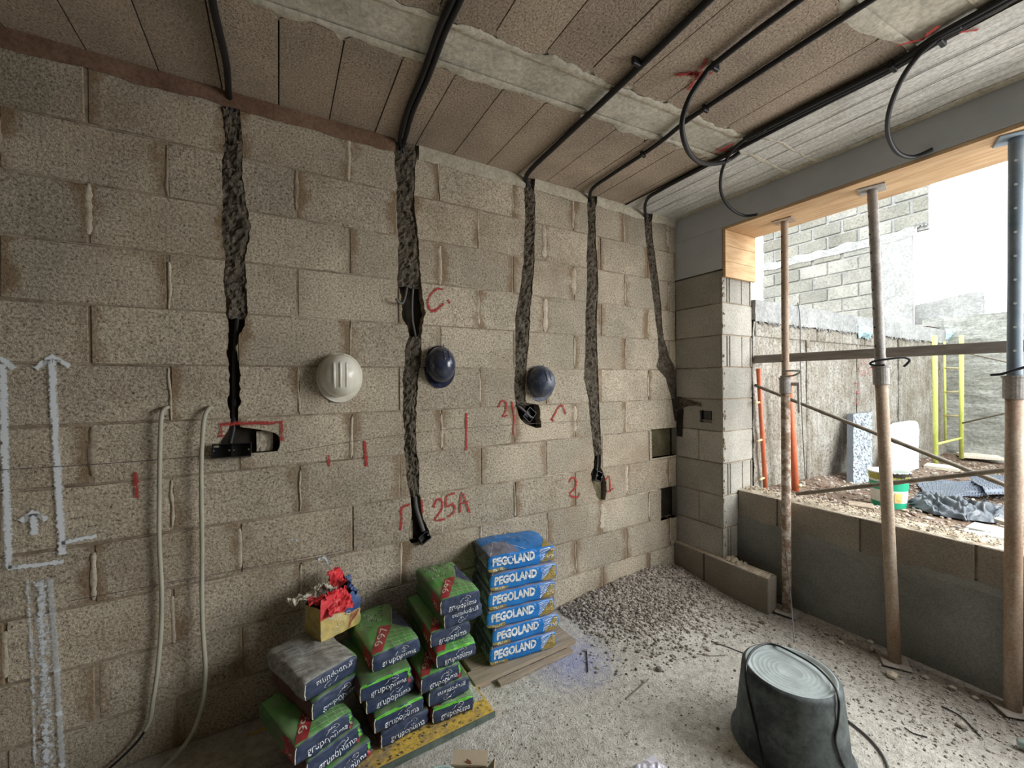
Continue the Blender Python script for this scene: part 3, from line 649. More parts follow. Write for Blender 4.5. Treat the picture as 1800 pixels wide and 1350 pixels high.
# pillar courses: each block face a part (with slots at its end in alternate courses)
HP = (onX(1222, 700, RX), onX(1258, 728, RX))      # broken pocket in the pillar
for i in range(1, 11):
    z0 = 0.245+0.255*(i-1)-0.005; z1 = z0+0.255
    if z1 > 2.57: break
    g = 0.005; slots = (i % 2 == 1)
    m = MB()
    pocket = z0 < 1.42 < z1
    X0 = RX; X1 = RX+0.40; ya = PY; yb = WY
    if pocket:
        # face frame around the broken pocket
        pa, pb, pc, pd = 2.05, 2.16, z0+0.06, z0+0.16
        m.box((X0, ya, z0+g), (X0+0.1, pa, z1-g)); m.box((X0, pb, z0+g), (X0+0.1, yb, z1-g)); m.box((X0, pa, z0+g), (X0+0.1, pb, pc)); m.box((X0, pa, pd), (X0+0.1, pb, z1-g)); m.box((X0+0.08, ya+0.001, z0+g), (X1, yb, z1-g))
    elif slots:
        # slotted block end: ribs with vertical grooves
        m.box((X0, ya+0.010, z0+g), (X1, yb, z1-g))
        edges = [0.0, 0.055, 0.070, 0.085, 0.105, 0.255, 0.275, 0.375, 0.385, 0.40]
        solid = [(0.0, 0.055), (0.068, 0.086), (0.102, 0.255), (0.268, 0.376), (0.386, 0.40)]
        for (a_, b_) in solid: m.box((X0+a_, ya+random.uniform(0, 0.004), z0+g), (X0+b_, ya+0.015, z1-g), ch=0.002)
    else:
        m.box((X0, ya-0.001, z0+g), (X1, yb, z1-g), ch=0.004)
    if i in (3, 5) or True:
        pass
    m.build('brick', [BLOCK if False else PBLOCK], wr, loc=(RX+0.2, 2.17, z0))
    # mortar under it
    m = MB(); m.box((RX+0.006, PY+0.006, z0-g), (RX+0.394, WY, z0+g)); m.build('mortar_joint', [MORTAR], wr)
    if i in (4, 2):
        m = MB(); yj = 2.17; m.grid(lambda u, v: (RX-0.0015, yj+(u-0.5)*0.012*(1+nz(v*9, i)), z0+g+(z1-z0-2*g)*v), 2, 12, flip=True); m.build('mortar_ridge', [MORTAR], wr)
m = MB()   # rough mortar drips at the pillar edge
rr = random.Random(8)
for k in range(46):
    z = rr.uniform(0.3, 2.45); r = rr.uniform(0.004, 0.011)
    c = Vector((RX+rr.uniform(-0.004, 0.03), PY-0.004, z)); m.tube([c+Vector((0, 0, -r*1.5)), c, c+Vector((0, 0, r*1.5))], r, 6, radii=[r*0.3, r, r*0.3])
o = m.build('mortar_lump', [SMEAR], wr); o['kind'] = 'stuff'
# smooth cast top of the pillar
m = MB(); m.box((RX-0.001, PY+0.001, 2.545), (RX+0.40, WY+0.02, 2.865), ch=0.003); m.build('pillar_head', [BEAM], wr)
# dark broken pocket interior and pipe chase turning the corner
m = MB(); m.box((RX+0.055, 2.04, 1.33), (RX+0.079, 2.17, 1.47)); m.build('cavity_back', [DARK], wr)
m = MB(); m.grid(lambda u, v: (RX-0.004-0.006*abs(nz(u*9, v*5)), 2.385-(2.385-2.14)*u, 1.53-0.05*u-(0.03+0.11*(1-u)**2)*v-0.01*nz(u*12, v)), 14, 8, flip=False); m.build('chase_fill', [CHASE], wr)
m = MB(); m.grid(lambda u, v: (RX-0.0045-0.003*nz(u*8, v*12), 2.385-0.075*(1-0.2*v)*u-0.01*nz(v*9, u), 1.48-0.30*v), 4, 16); m.build('chase_fill', [DARK], wr)
m = MB(); m.grid(lambda u, v: (RX-0.0075-0.001*nz(u*8, v*12), 2.27-0.13*u, 1.43-(0.10-0.01*u)*v*(1-0.3*u)-0.1*0), 4, 6); 
# beam across the top
mb = MB(); mb.box((RX, -3.3, 2.865), (RX+0.41, WY+0.1, CZ+0.19), ch=0.004)
beam = struct(mb.build('trim_1', [BEAM], loc=(0, 0, 0)), 'smooth grey beam over the wide opening')
# far end pier out of frame, closing the opening
OY = -2.3
mb = MB(); mb.box((RX, -3.3, 0), (RX+0.41, OY, 2.865), ch=0.004); mb.build('pier', [PBLOCK], wr)
# sill wall
SX = 3.22; SZ = 0.78
m = MB(); m.box((SX+0.012, OY, 0), (SX+0.20, PY+0.02, SZ-0.012)); m.build('sill_core', [MORTAR], wr)
y = PY; k = 0
lens = [0.30, 0.50, 0.50, 0.50, 0.50, 0.50, 0.50, 0.50, 0.50]
for L in lens:
    y0 = max(y-L, OY)
    if y-y0 < 0.05: break
    m = MB(); m.box((SX, y0+0.005, 0.515), (SX+0.205, y-0.005, SZ-0.004+random.uniform(-.003, .003)), ch=0.004); m.build('brick', [SILLBLK], wr, loc=(SX+0.1, (y+y0)/2, 0.64)); y = y0
y = PY
for L in [0.50]*9:
    y0 = max(y-L, OY)
    if y-y0 < 0.05: break
    for zz in (0.005, 0.262):
        m = MB(); m.box((SX+0.002, y0+0.005, zz), (SX+0.205, y-0.005, zz+0.247), ch=0.004); m.build('brick', [SILLBLK], wr, loc=(SX+0.1, (y+y0)/2, zz)); 
    y = y0
m = MB()
def P(u, v):
    y = PY-0.002-(PY-OY)*u; top = 0.575+0.03*nz(y*2.3, 2)+0.012*nz(y*11, 5)
    return (SX-0.007-0.004*nz(y*1.4, v*2)*(0 if v == 1 else 1)+(0.008 if v == 1 else 0), y, top*v)
m.grid(P, 160, 12, flip=False); m.build('render_coat', [PLASTER], wr)
m = MB()   # rough crumbly mortar on the sill top
def P(u, v):
    y = PY-(PY-OY)*u; e = math.sin(math.pi*v)
    return (SX+0.004+0.21*v+0.008*nz(y*20, v*3), y, SZ-0.004+e*(0.008+0.014*abs(nz(y*18, v*5))+0.01*nz(y*4, v*2)))
m.grid(P, 420, 8, flip=False); m.build('mortar_bed', [SMEAR], wr)
SILLCRUMBS = True
# low course on the floor in front of the pillar
for (ya, yb_) in ((2.388, 2.11), (2.10, 1.60)):
    m = MB(); m.box((RX-0.04, yb_, 0.0), (RX+0.075, ya, 0.255), ch=0.005); m.build('brick', [SILLBLK], wr, loc=(RX+0.02, (ya+yb_)/2, 0.12))
m = MB()
m.grid(lambda u, v: (RX-0.036+0.108*u, 1.605+0.78*v, 0.256+math.sin(math.pi*u)*(0.006+0.014*abs(nz(v*22, u*3)))), 8, 70, flip=False); m.build('mortar_bed', [SMEAR], wr)

m = MB(); rg0 = random.Random(55)
for k in range(26):
    r0 = rg0.uniform(0.008, 0.022); c0 = Vector((RX+rg0.uniform(-0.01, 0.06), rg0.uniform(1.80, 1.95), 0.262)); m.tube([c0+Vector((-r0, 0, 0)), c0+Vector((0, 0, r0*0.5)), c0+Vector((r0, 0, 0))], r0, 6, radii=[r0*.4, r0, r0*.4])
o = m.build('mortar_lump', [SMEAR], wr); o['kind'] = 'stuff'
# formwork under the beam and on the pillar
mb = MB(); mb.box((RX+0.002, -3.0, 2.843), (RX+0.415, PY-0.001, 2.8635), ch=0.002)
fb = mb.build('formwork_board', [PLYWOOD], loc=(RX+0.2, 0, 2.85))
tag(fb, 'long orange-brown plywood shuttering board on the underside of the grey beam', 'board')
t = thing('formwork_board', 'short pale wooden shuttering board standing on the block pillar under the beam', 'board', (RX+0.2, PY, 2.47))
zb_ = 2.475
for k in range(3):
    m = MB(); h = (2.842-zb_)/3; m.box((RX+0.001, PY-0.028, zb_+h*k+0.001), (RX+0.413, PY-0.004, zb_+h*(k+1)-0.001), ch=0.0015); m.build('plank', [PLYEND], t)

# ------------------------------------------------------------------ other room walls (outside the frame)
m = MB(); m.box((-2.5, -3.4, 0), (-2.38, WY+0.1, CZ+0.1)); struct(m.build('wall_left', [OLDCONC], loc=(0, 0, 0)))
wb = MB(); wb.box((-2.5, -3.4, 0), (RX+0.41, -3.28, CZ+0.1))
struct(wb.build('wall_back', [OLDCONC], loc=(0, 0, 0)))

# ------------------------------------------------------------------ floor
def pile(x, y):
    d = 0.0
    d += 0.085*math.exp(-(((x-2.72)/0.42)**2+((y-2.36)/0.30)**2))
    d += 0.055*math.exp(-(((x-2.1)/0.45)**2+((y-2.30)/0.22)**2))
    d += 0.030*math.exp(-(((x-2.25)/0.45)**2+((y-2.0)/0.35)**2))
    return d
def fz(x, y):
    e = 0.02*math.exp(-((x-3.2)/0.12)**2) if y < 1.6 else 0
    return pile(x, y)+e+0.004*nz(x*1.7, y*1.7)+0.003*nz(x*9, y*9, 3)
m = MB()
m.grid(lambda u, v: (-2.45+(SX+0.03+2.45)*u, -3.35+(WY+0.01+3.35)*v, fz(-2.45+(SX+0.03+2.45)*u, -3.35+(WY+0.01+3.35)*v)), 200, 200)
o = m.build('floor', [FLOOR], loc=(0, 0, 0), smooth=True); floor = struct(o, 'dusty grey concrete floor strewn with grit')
# rubble and grit
ico = bmesh.new(); bmesh.ops.create_icosphere(ico, subdivisions=1, radius=1); ico.verts.index_update()
IV = [v.co.copy() for v in ico.verts]; IFc = [[v.index for v in f.verts] for f in ico.faces]; ico.free()
def stone(m, c, r, rg, mi=0):
    s = (rg.uniform(.7, 1.3), rg.uniform(.7, 1.3), rg.uniform(.5, .9)); a = rg.uniform(0, 6.3); ca, sa = math.cos(a), math.sin(a)
    vs = []
    for v in IV:
        k = rg.uniform(0.72, 1.15); x, y, z = v.x*s[0]*k*r, v.y*s[1]*k*r, v.z*s[2]*k*r
        vs.append((c[0]+x*ca-y*sa, c[1]+x*sa+y*ca, c[2]+z))
    m.add(vs, IFc, mi)
BLOCKED = []   # footprints kept free (x0,x1,y0,y1)
rg = random.Random(21)
m = MB(); n = 0
while n < 10500:
    x = rg.gauss(2.35, 0.42); y = WY-abs(rg.gauss(0, 0.37))
    if not (1.55 < x < 2.96 and y > 1.55) or (x < 1.72 and y > 1.97): continue
    d = pile(x, y); 
    if rg.random() > 0.25+d*14: continue
    r = 0.003+0.010*rg.random()**2.2 + (0.006 if rg.random() < .05 else 0)
    if y+r > WY-0.004: y = WY-0.006-r
    stone(m, (x, y, fz(x, y)+r*0.35+rg.random()*0.01*(d > 0.03)), r, rg, rg.random() < 0.28); n += 1
o = m.build('gravel_heap', [STONE, STONE2], loc=(2.3, 2.1, 0)); tag(o, 'heap of loose grey gravel and mortar rubble in the corner by the pillar', 'gravel', kind='stuff')
def free(x, y):
    return not (x < 0.95 and 1.7 < y) and not (0.9 < x < 1.65 and y > 1.95) and not ((x-2.02)**2+(y-0.98)**2 < 0.085) and not (x > 2.97 and y > 1.58)
m = MB(); n = 0
while n < 8500:
    x = rg.uniform(0.2, 3.17); y = rg.uniform(0.25, 2.3)
    if not free(x, y) or math.hypot(x, y) < 1.0: continue
    dens = 0.35+0.5*max(0, nz(x*2, y*2, 4))+0.5*math.exp(-((x-3.1)/0.3)**2)
    if rg.random() > dens: continue
    r = (0.0012+0.0042*rg.random()**3)*(1.0 if x < 2.5 else 1.6); 
    if x+r > SX-0.02: continue
    stone(m, (x, y, fz(x, y)+r*0.4), r, rg, rg.random() < 0.20); n += 1
o = m.build('floor_grit', [STONE, STONE2], loc=(1.6, 1.2, 0)); tag(o, 'fine loose grit scattered over the open concrete floor', 'grit', kind='stuff')
m = MB(); rgc = random.Random(12)
for k in range(1500):
    y = rgc.uniform(-0.2, PY-0.02); x = SX+0.015+0.19*rgc.random(); r0 = 0.0025+0.007*rgc.random()**2; stone(m, (x, y, SZ+0.010+0.006*math.sin(math.pi*(x-SX)/0.21)), r0, rgc, rgc.random() < .15)
o = m.build('sill_crumbs', [SMEAR, STONE2], wr); o['kind'] = 'stuff'
# larger loose stones, each one a thing
def rock(px, py, r, label, mat=STONE, group=None, z=0.0):
    p = onZ(px, py, z); m = MB(); rg2 = random.Random(int(px*7+py)); zz = fz(p.x, p.y)
    bm = bmesh.new(); bmesh.ops.create_icosphere(bm, subdivisions=2, radius=1)
    for v in bm.verts:
        d = 1+0.28*nz(v.co.x*1.6+px, v.co.y*1.6, v.co.z*1.6+py)+0.12*nz(v.co.x*4, v.co.y*4+px, v.co.z*4); v.co = Vector((v.co.x*d*r, v.co.y*d*r*0.85, v.co.z*d*r*0.62))
    bm.verts.index_update(); m.add([v.co+Vector((p.x, p.y, zz+r*0.42)) for v in bm.verts], [[v.index for v in f.verts] for f in bm.faces]); bm.free()
    o = m.build('stone', [mat], loc=(p.x, p.y, zz)); tag(o, label, 'stone', group); return o
rock(1568, 1190, 0.030, 'pale angular mortar lump on the floor just below the middle prop foot', SMEAR)
rock(1158, 1180, 0.020, 'brown round stone on the floor at the lower edge of the gravel heap', STONE2)
rock(1068, 1065, 0.016, 'pale cream pebble by the wall on the left of the gravel heap', SMEAR, z=0.05)
rock(1340, 1096, 0.020, 'dark stone on the floor below the free end of the low block course', STONE2)
rock(1690, 1277, 0.022, 'grey lump on the floor left of the right-hand prop foot', STONE)
rock(1262, 1282, 0.009, 'small dark pebble alone on the bare floor left of the black tub', STONE2)
rock(1422, 1083, 0.014, 'pale flat chip at the foot of the sill wall beside the left prop', SMEAR)
rock(1530, 1135, 0.018, 'grey stone on the floor against the sill wall just left of the middle prop', STONE)
B2y = onZ(1573, 1168, 0.0).y; B3y = onZ(1780, 1255, 0.0).y
G = 'small dark stones by the gravel heap'
for px, py, r in ((1207,1137,0.010),(1189,1140,0.010),(1155,1105,0.012),(1292,1177,0.008),(1218,1108,0.010),(1160,1150,0.012),(1083,1183,0.008),(1262,1160,0.007),(1140,1170,0.009)):
    rock(px, py, r, 'small dark stone lying loose on the floor in front of the gravel heap', STONE2, G, z=0.01)
G2 = 'grey clods along the foot of the sill wall'
rg4 = random.Random(6)
for k in range(14):
    yy = 1.35-0.09*k+rg4.uniform(-.03, .03); xx = 3.13-abs(rg4.gauss(0, 0.05))
    if abs(yy-B2y) < 0.09 or abs(yy-B3y) < 0.09: continue
    m = MB(); r0 = rg4.uniform(0.010, 0.022); stone(m, (xx, yy, fz(xx, yy)+r0*0.4), r0, rg4); o = m.build('stone', [STONE], loc=(xx, yy, fz(xx, yy))); tag(o, 'small grey clod lying along the foot of the rendered sill wall', 'stone', G2)
# thin sticks on the floor
def stick(pxs, r, mat, label, cat, name='stick', z=0.006, group=None):
    pts = []
    for px, py in pxs:
        p = onZ(px, py, 0); pts.append(Vector((p.x, p.y, fz(p.x, p.y)+r+0.001)))
    pts = catmull(pts, 5) if len(pts) > 2 else [pts[0].lerp(pts[1], t/6) for t in range(7)]
    for p in pts: p.z = fz(p.x, p.y)+r+0.002
    m = MB(); m.tube(pts, r, 6, 0); o = m.build(name, [mat], loc=pts[0]); tag(o, label, cat, group); return o
stick([(1100,1230),(1140,1196)], 0.0035, ROD, 'thin straight twig on bare floor in front of the gravel heap', 'twig', 'twig')
stick([(1031,1145),(1033,1183)], 0.003, CABLEB, 'short black wire offcut on the floor right of the blue sacks', 'wire', 'wire_offcut')
stick([(1250,1130),(1280,1140),(1312,1152)], 0.0025, CABLEB, 'thin dark wire on the floor behind the left side of the tub', 'wire', 'wire_offcut')
stick([(1225,1152),(1250,1155),(1275,1154)], 0.002, ROD, 'faint thin wire flat on the floor left of the tub top', 'wire', 'wire_offcut')
stick([(1655,1243),(1690,1262),(1727,1300)], 0.003, CABLEB, 'curved black wire on the floor left of the right-hand prop plate', 'wire', 'wire_offcut')
stick([(1590,1280),(1605,1290),(1630,1297)], 0.0025, CABLEB, 'short bent dark wire on the floor right of the tub', 'wire', 'wire_offcut')
stick([(1358,1077),(1375,1083),(1392,1090)], 0.004, CABLEB, 'black cable piece on the floor between the block course and left prop', 'wire', 'wire_offcut')

# ------------------------------------------------------------------ steel props
def ring_pts(c, r, n=24, nrm=(0, 0, 1)):
    M = rot_axis(nrm); return [Vector(c)+ (M @ Vector((r*math.cos(2*math.pi*k/n), r*math.sin(2*math.pi*k/n), 0))) for k in range(n)]
def prop(top, base, zc, label, seed, ro=0.030, ri=0.024, lower=RUSTTUBE, upper=RUSTTUBE, collar=GREYTUBE, big=1.0, loop=None, ribs=False, hang=False):
    base = Vector(base); top = Vector(top); t = thing('prop', label, 'prop', (base.x, base.y, 0), group=None)
    ax = (top-base); 
    def at(z): return base + ax*((z-base.z)/ax.z)
    s = 0.065*big
    m = MB(); m.box((-s, -s, 0), (s, s, 0.008), M=Matrix.Translation(Vector((base.x, base.y, fz(base.x, base.y)+0.004))) @ Matrix.Rotation(0.25*seed, 4, 'Z'), ch=0.003); m.build('foot_plate', [FPLATE], t)
    m = MB(); m.box((-s, -s, -0.008), (s, s, 0), M=Matrix.Translation(Vector((top.x, top.y, 2.8425))) @ Matrix.Rotation(0.12*seed, 4, 'Z'), ch=0.002); m.build('head_plate', [upper], t)
    m = MB(); m.tube([at(0.012), at(0.4), at(0.8), at(1.2), at(zc)], ro, 20); o = m.build('outer_tube', [lower], t, smooth=True)
    n = 60; zt = 2.8345; pts = [at(zc-0.01+(zt-zc+0.01)*i/n) for i in range(n+1)]
    rad = [ri*(1+(0.06 if (ribs and i % 3 == 0) else 0)) for i in range(n+1)]
    m = MB(); m.tube(pts, ri, 18, radii=rad); m.build('inner_tube', [upper], t, smooth=True)
    toc = Vector((-base.x, -base.y, 0)).normalized(); side = Vector((toc.y, -toc.x, 0))
    z = zc+0.12; k = 0
    while z < 2.78:
        d = (side*0.75+toc*0.65).normalized() if seed != 3 else toc
        c = at(z)+d*ri; m = MB(); M = Matrix.Translation(c) @ rot_axis(d); m.lathe([(0.0, 0.0012), (0.006, 0.0012), (0.006, -0.003)], (0, 0, 0), 10, M=M); m.build('pin_hole', [SLOTD if seed != 3 else WPRINT], t); z += 0.115
    # collar
    m = MB(); a = at(zc-0.115); b = at(zc); m.tube([a, at(zc-0.113), at(zc-0.012), at(zc-0.010), b], ro+0.010, 20, radii=[ro+0.004, ro+0.009, ro+0.009, ro+0.014, ro+0.014]); col = m.build('collar', [collar], t, smooth=False)
    if hang:
        c = at(zc-0.04)+side*-0.0; m = MB(); d = hang
        m.tube([at(zc-0.045), at(zc-0.045)+d*0.085], 0.014, 10); m.tube([at(zc-0.04)+d*0.078, at(zc-0.25)+d*0.082], 0.009, 8); m.build('handle', [GREYTUBE], col)
    # bent wire pin
    if loop:
        pts = catmull([at(zc+0.004)+side*p[0]+toc*p[1]+Vector((0, 0, p[2])) for p in loop], 6); m = MB(); m.tube(pts, 0.0062, 8); m.build('locking_pin', [SLOTD if seed != 1 else ROD], t, smooth=True)
    return t
B1 = onZ(1383, 1080, 0.0); T1 = onZ(1379, 388, 2.842)
B2 = onZ(1573, 1168, 0.0); T2 = onZ(1533, 332, 2.842)
B3 = onZ(1780, 1255, 0.0); T3 = onZ(1786, 240, 2.842)
zc1 = onX(1383, 664, (B1.x+T1.x)/2).z; zc2 = onX(1548, 643, (B2.x+T2.x)/2).z; zc3 = onX(1783, 660, B3.x).z
print('props', B1, T1, B2, T2, B3, T3, zc1, zc2, zc3)
loopA = [(-0.03, 0.03, 0.0), (0.03, 0.035, 0.004), (-0.05, 0.035, 0.012), (-0.09, 0.03, 0.04), (-0.05, 0.04, 0.046), (-0.0, 0.042, 0.043), (0.02, 0.04, 0.035)]
loopB = [(0.0-0.02, 0.042, 0.0), (0.03, 0.045, 0.0), (0.045, 0.042, 0.012), (0.02, 0.045, 0.026), (-0.05, 0.043, 0.036), (-0.10, 0.03, 0.040), (-0.125, 0.02, 0.026), (-0.115, 0.015, 0.004), (-0.10, 0.012, -0.012)]
loopC = [(0.075, 0.03, 0.0), (0.04, 0.045, 0.004), (0.0, 0.05, 0.022), (-0.05, 0.045, 0.042), (-0.10, 0.03, 0.05)]
prop(T1, B1, zc1, 'leftmost steel prop nearest the block pillar, splashed with pale mortar', 1, 0.029, 0.0235, SPLASHTUBE, RUSTTUBE, loop=loopA, hang=Vector((0.25, -0.97, 0)).normalized())
prop(T2, B2, zc2, 'middle steel prop, rusty tan tube leaning slightly with bent black pin', 2, 0.030, 0.025, RUSTTUBE, GREYTUBE, loop=loopB, ribs=True)
prop(T3, B3, zc3, 'rightmost steel prop at the right edge with blue-grey upper tube', 3, 0.031, 0.026, RUSTTUBE, BLUETUBE, loop=loopC)
# rail and braces across the opening
RLX = 3.462
m = MB(); m.box((RLX-0.022, -2.3, 1.806), (RLX+0.022, 1.945, 1.870), ch=0.003); tag(m.build('guard_rail', [RAIL], loc=(RLX, 0, 1.83)), 'long grey horizontal guard rail across the window opening behind the props', 'rail')
def rod(a, b, r, mat, label, name='brace_rod', ext=0.0, kn=True):
    a, b = Vector(a), Vector(b); d = (b-a); b = a+d*(1+ext); n = 60
    pts = [a.lerp(b, i/n) for i in range(n+1)]; rad = [r*(1+(0.16 if i % 7 == 3 and kn else 0)) for i in range(n+1)]
    m = MB(); m.tube(pts, r, 10, radii=rad); o = m.build(name, [mat], loc=a, smooth=True); tag(o, label, 'rod'); return o
a = onX(1327, 677, 3.425); b = onX(1768, 853, 3.425); rod(a, b, 0.0125, ROD, 'thin brown brace rod running down from the pillar to the right behind the props', ext=0.28)
a = onX(1400, 868, 3.335); b = onX(1768, 826, 3.335); a.z = SZ+0.035; rod(a, b, 0.0135, ROD, 'thin brown brace rod rising to the right from the sill wall', ext=0.4)

# ------------------------------------------------------------------ ceiling conduits
def conduit(pxs, z, r, label, n=1, gap=0.03, name='conduit', extra=None, enter=None, mat=BLACKPVC):
    pts = [onZ(px, py, z) for px, py in pxs]
    t = thing(name, label, 'conduit', (pts[0].x, pts[0].y, z))
    for k in range(n):
        off = (k-(n-1)/2)*gap; q = []
        for i, p in enumerate(pts):
            tt = (pts[min(i+1, len(pts)-1)]-pts[max(i-1, 0)]); sd = Vector((tt.y, -tt.x, 0)).normalized()
            q.append(p+sd*off+Vector((0, 0, -r+0.004)))
        if enter is not None:
            e = q[0]; q = [Vector((enter[0]+off*0.6, WY+0.03, z-0.14)), Vector((enter[0]+off*0.8, WY+0.012, z-0.05)), Vector((e.x, min(e.y, WY-0.035), e.z-0.006))]+q[1:]
        c = catmull(q, 10); m = MB(); m.tube(c, r, 10); m.build('pipe', [mat], t, smooth=True)
    if extra: extra(t)
    return t
E = lambda px, py: (onY(px, py, WY).x, 0)
def clips(spots, z, w=0.03):
    def f(t):
        for px, py in spots:
            p = onZ(px, py, z); m = MB(); m.box((p.x-w, p.y-0.009, z-0.028), (p.x+w, p.y+0.009, z+0.004), ch=0.003); m.build('clip', [BLACKPVC], t)
    return f
ZC = CZ-0.008
conduit([(405,176),(398,110),(385,50),(374,0),(366,-60)], ZC, 0.014, 'single black conduit on the ceiling at far left, above the leftmost chase', 1, enter=E(405,190), extra=clips([(404,166)], ZC, 0.035))
conduit([(707,240),(722,190),(748,130),(775,55),(800,0),(830,-70)], ZC, 0.0125, 'thick pair of black conduits on the ceiling above the second chase', 2, 0.026, enter=E(707,250))
conduit([(928,300),(985,245),(1080,155),(1170,68),(1240,0),(1330,-85)], ZC, 0.0155, 'black conduit on the ceiling above the chase right of the helmets', 1, enter=E(928,310), extra=clips([(1118,104)], ZC, 0.022))
def loop1(t):
    z = ZC-0.014
    P = [onZ(1405, 0, z), onZ(1330, 55, z), onZ(1257, 112, z), onZ(1238, 132, z-0.02), onZ(1212, 172, z-0.08), onZ(1199, 215, z-0.17), onZ(1205, 255, z-0.22), onZ(1222, 280, z-0.20), onZ(1245, 288, z-0.13), onZ(1275, 284, z-0.05), onZ(1300, 268, z-0.01)]
    P = [onZ(1500, -75, z)]+P
    c = catmull(P, 10); m = MB(); m.tube(c, 0.0125, 10); m.build('hanging_loop', [BLACKPVC], t, smooth=True)
conduit([(1040,330),(1075,305),(1150,255),(1200,215),(1240,187),(1390,88),(1525,0),(1640,-75)], ZC, 0.012, 'black conduit above the fourth chase, passing behind the large hanging loop', 1, enter=E(1040,345), extra=clips([(1240,187),(1130,268)], ZC, 0.02))
p0 = onZ(1257, 112, ZC); tl = thing('conduit', 'black conduit with a large loop hanging beside a red cross on the ceiling', 'conduit', (p0.x, p0.y, ZC)); loop1(tl)
m = MB(); m.box((p0.x-0.02, p0.y-0.009, ZC-0.03), (p0.x+0.02, p0.y+0.009, ZC+0.004), ch=0.003); m.build('clip', [BLACKPVC], tl)
ZD = CZ-0.016
conduit([(1136,350),(1165,330),(1240,290),(1325,245),(1430,190),(1570,118),(1655,66),(1770,0),(1900,-75)], ZD, 0.012, 'bundle of black conduits on the ceiling nearest the grey beam', 1, enter=E(1136,365), extra=clips([(1570,112),(1655,66)], ZD, 0.03))
conduit([(1310,243),(1430,182),(1570,112),(1652,60),(1760,0),(1890,-75)], ZD, 0.012, 'second black conduit laid tight beside the bundle nearest the beam, starting at a red cross', 2, 0.025)
z = ZD-0.014
def hang(pts, label, r=0.010):
    c = catmull(pts, 10); m = MB(); m.tube(c, r, 10); o = m.build('conduit', [BLACKPVC], loc=pts[0], smooth=True); tag(o, label, 'conduit'); return o
hang([onZ(1345, 228, z), onZ(1308, 246, z), onZ(1282, 272, z-0.03), onZ(1268, 305, z-0.08), onZ(1268, 340, z-0.13), onZ(1284, 366, z-0.18), onZ(1308, 379, z-0.215), onZ(1332, 377, z-0.23)], 'black conduit loop hanging before the left end of the grey beam', 0.0095)
hang([onZ(1690, 45, z), onZ(1650, 66, z), onZ(1612, 100, z-0.02), onZ(1582, 145, z-0.05), onZ(1562, 200, z-0.10), onZ(1562, 240, z-0.14), onZ(1578, 268, z-0.175), onZ(1605, 276, z-0.185), onZ(1640, 262, z-0.17)], 'black conduit loop hanging over the right part of the grey beam', 0.0105)

# pipes seen inside the open chases, and junction boxes
def wpipe(pts, r, mat, label, name='conduit', cat='conduit'):
    c = catmull(pts, 8); m = MB(); m.tube(c, r, 10); o = m.build(name, [mat], loc=pts[0], smooth=True); tag(o, label, cat); return o
Wp = lambda px, py, d=0.0: onY(px, py, WY) + Vector((0, d, 0))
wpipe([Wp(418,552,.02), Wp(415,575,.035), Wp(411,640,.04), Wp(411,700,.036), Wp(410,750,.02), Wp(406,775,-.005), Wp(405,790,-.01)], 0.011, BLACKPVC, 'black conduit inside the leftmost open chase above the double box')
wpipe([Wp(728,500,.02), Wp(727,530,.03), Wp(728,560,.035), Wp(732,585,.03), Wp(734,600,.025)], 0.007, GREYPVC, 'thin grey conduit inside the open pocket beside the red letter C')
wpipe([Wp(716,505,.01), Wp(712,522,.0), Wp(706,534,-.02), Wp(698,534,-.045), Wp(692,528,-.055)], 0.007, GREYPVC, 'short grey conduit end bent out of the pocket left of the letter C')
wpipe([Wp(731,872,.02), Wp(733,895,.01), Wp(738,915,-.005), Wp(743,932,-.015)], 0.012, GREYPVC, 'grey conduit coming down into the small box beside the red 25A')
wpipe([Wp(912,712,.02), Wp(922,722,.008), Wp(934,734,.004)], 0.009, GREYPVC, 'short grey conduit at the bottom of the chase by the dusty helmet')
wpipe([Wp(1053,800,.02), Wp(1052,815,.015), Wp(1048,828,.0)], 0.011, BLACKPVC, 'short black conduit above the box between the red figures 2 and 1')
def jbox(c, w, h, d, ry, tilt, label, gang=1):
    """open wall box, its mouth facing away from the wall"""
    t = thing('junction_box', label, 'junction box', c)
    M = Matrix.Translation(Vector(c)) @ Matrix.Rotation(tilt, 4, 'X') @ Matrix.Rotation(ry, 4, 'Y')
    m = MB(); th = 0.004
    m.box((-w/2, d-th, -h/2), (w/2, d, h/2), M=M); m.box((-w/2, 0, -h/2), (-w/2+th, d, h/2), M=M); m.box((w/2-th, 0, -h/2), (w/2, d, h/2), M=M)
    m.box((-w/2, 0, -h/2), (w/2, d, -h/2+th), M=M); m.box((-w/2, 0, h/2-th), (w/2, d, h/2), M=M)
    for g in range(1, gang): x = -w/2+w*g/gang; m.box((x-th/2, 0.004, -h/2), (x+th/2, d, h/2), M=M)
    m.build('box_shell', [BOXPVC], t)
    for g in range(gang):
        for s in (-1, 1):
            x = -w/2+w*(g+0.5)/gang+s*(w/gang/2-0.009); mm = MB(); mm.lathe([(0.0, -0.002), (0.0035, -0.002), (0.0045, 0.004)], (0, 0, 0), 8, M=M @ Matrix.Translation((x, 0.002, 0)) @ Matrix.Rotation(math.pi/2, 4, 'X')); mm.build('screw', [SCREW], t)
    return t
c = Wp(409, 789, -0.045); jbox(c, 0.155, 0.066, 0.048, 0.03, -0.25, 'double black wall box sticking out under the leftmost chase', 2)
c = Wp(744, 942, -0.035); jbox(c, 0.066, 0.05, 0.045, -0.5, -0.3, 'small black box at the foot of the second chase below the red 25A', 1)
c = Wp(931, 729, -0.004); jbox(c, 0.075, 0.085, 0.045, 0.7, 0.05, 'tilted black box in the broken hole beneath the dusty blue helmet', 1)
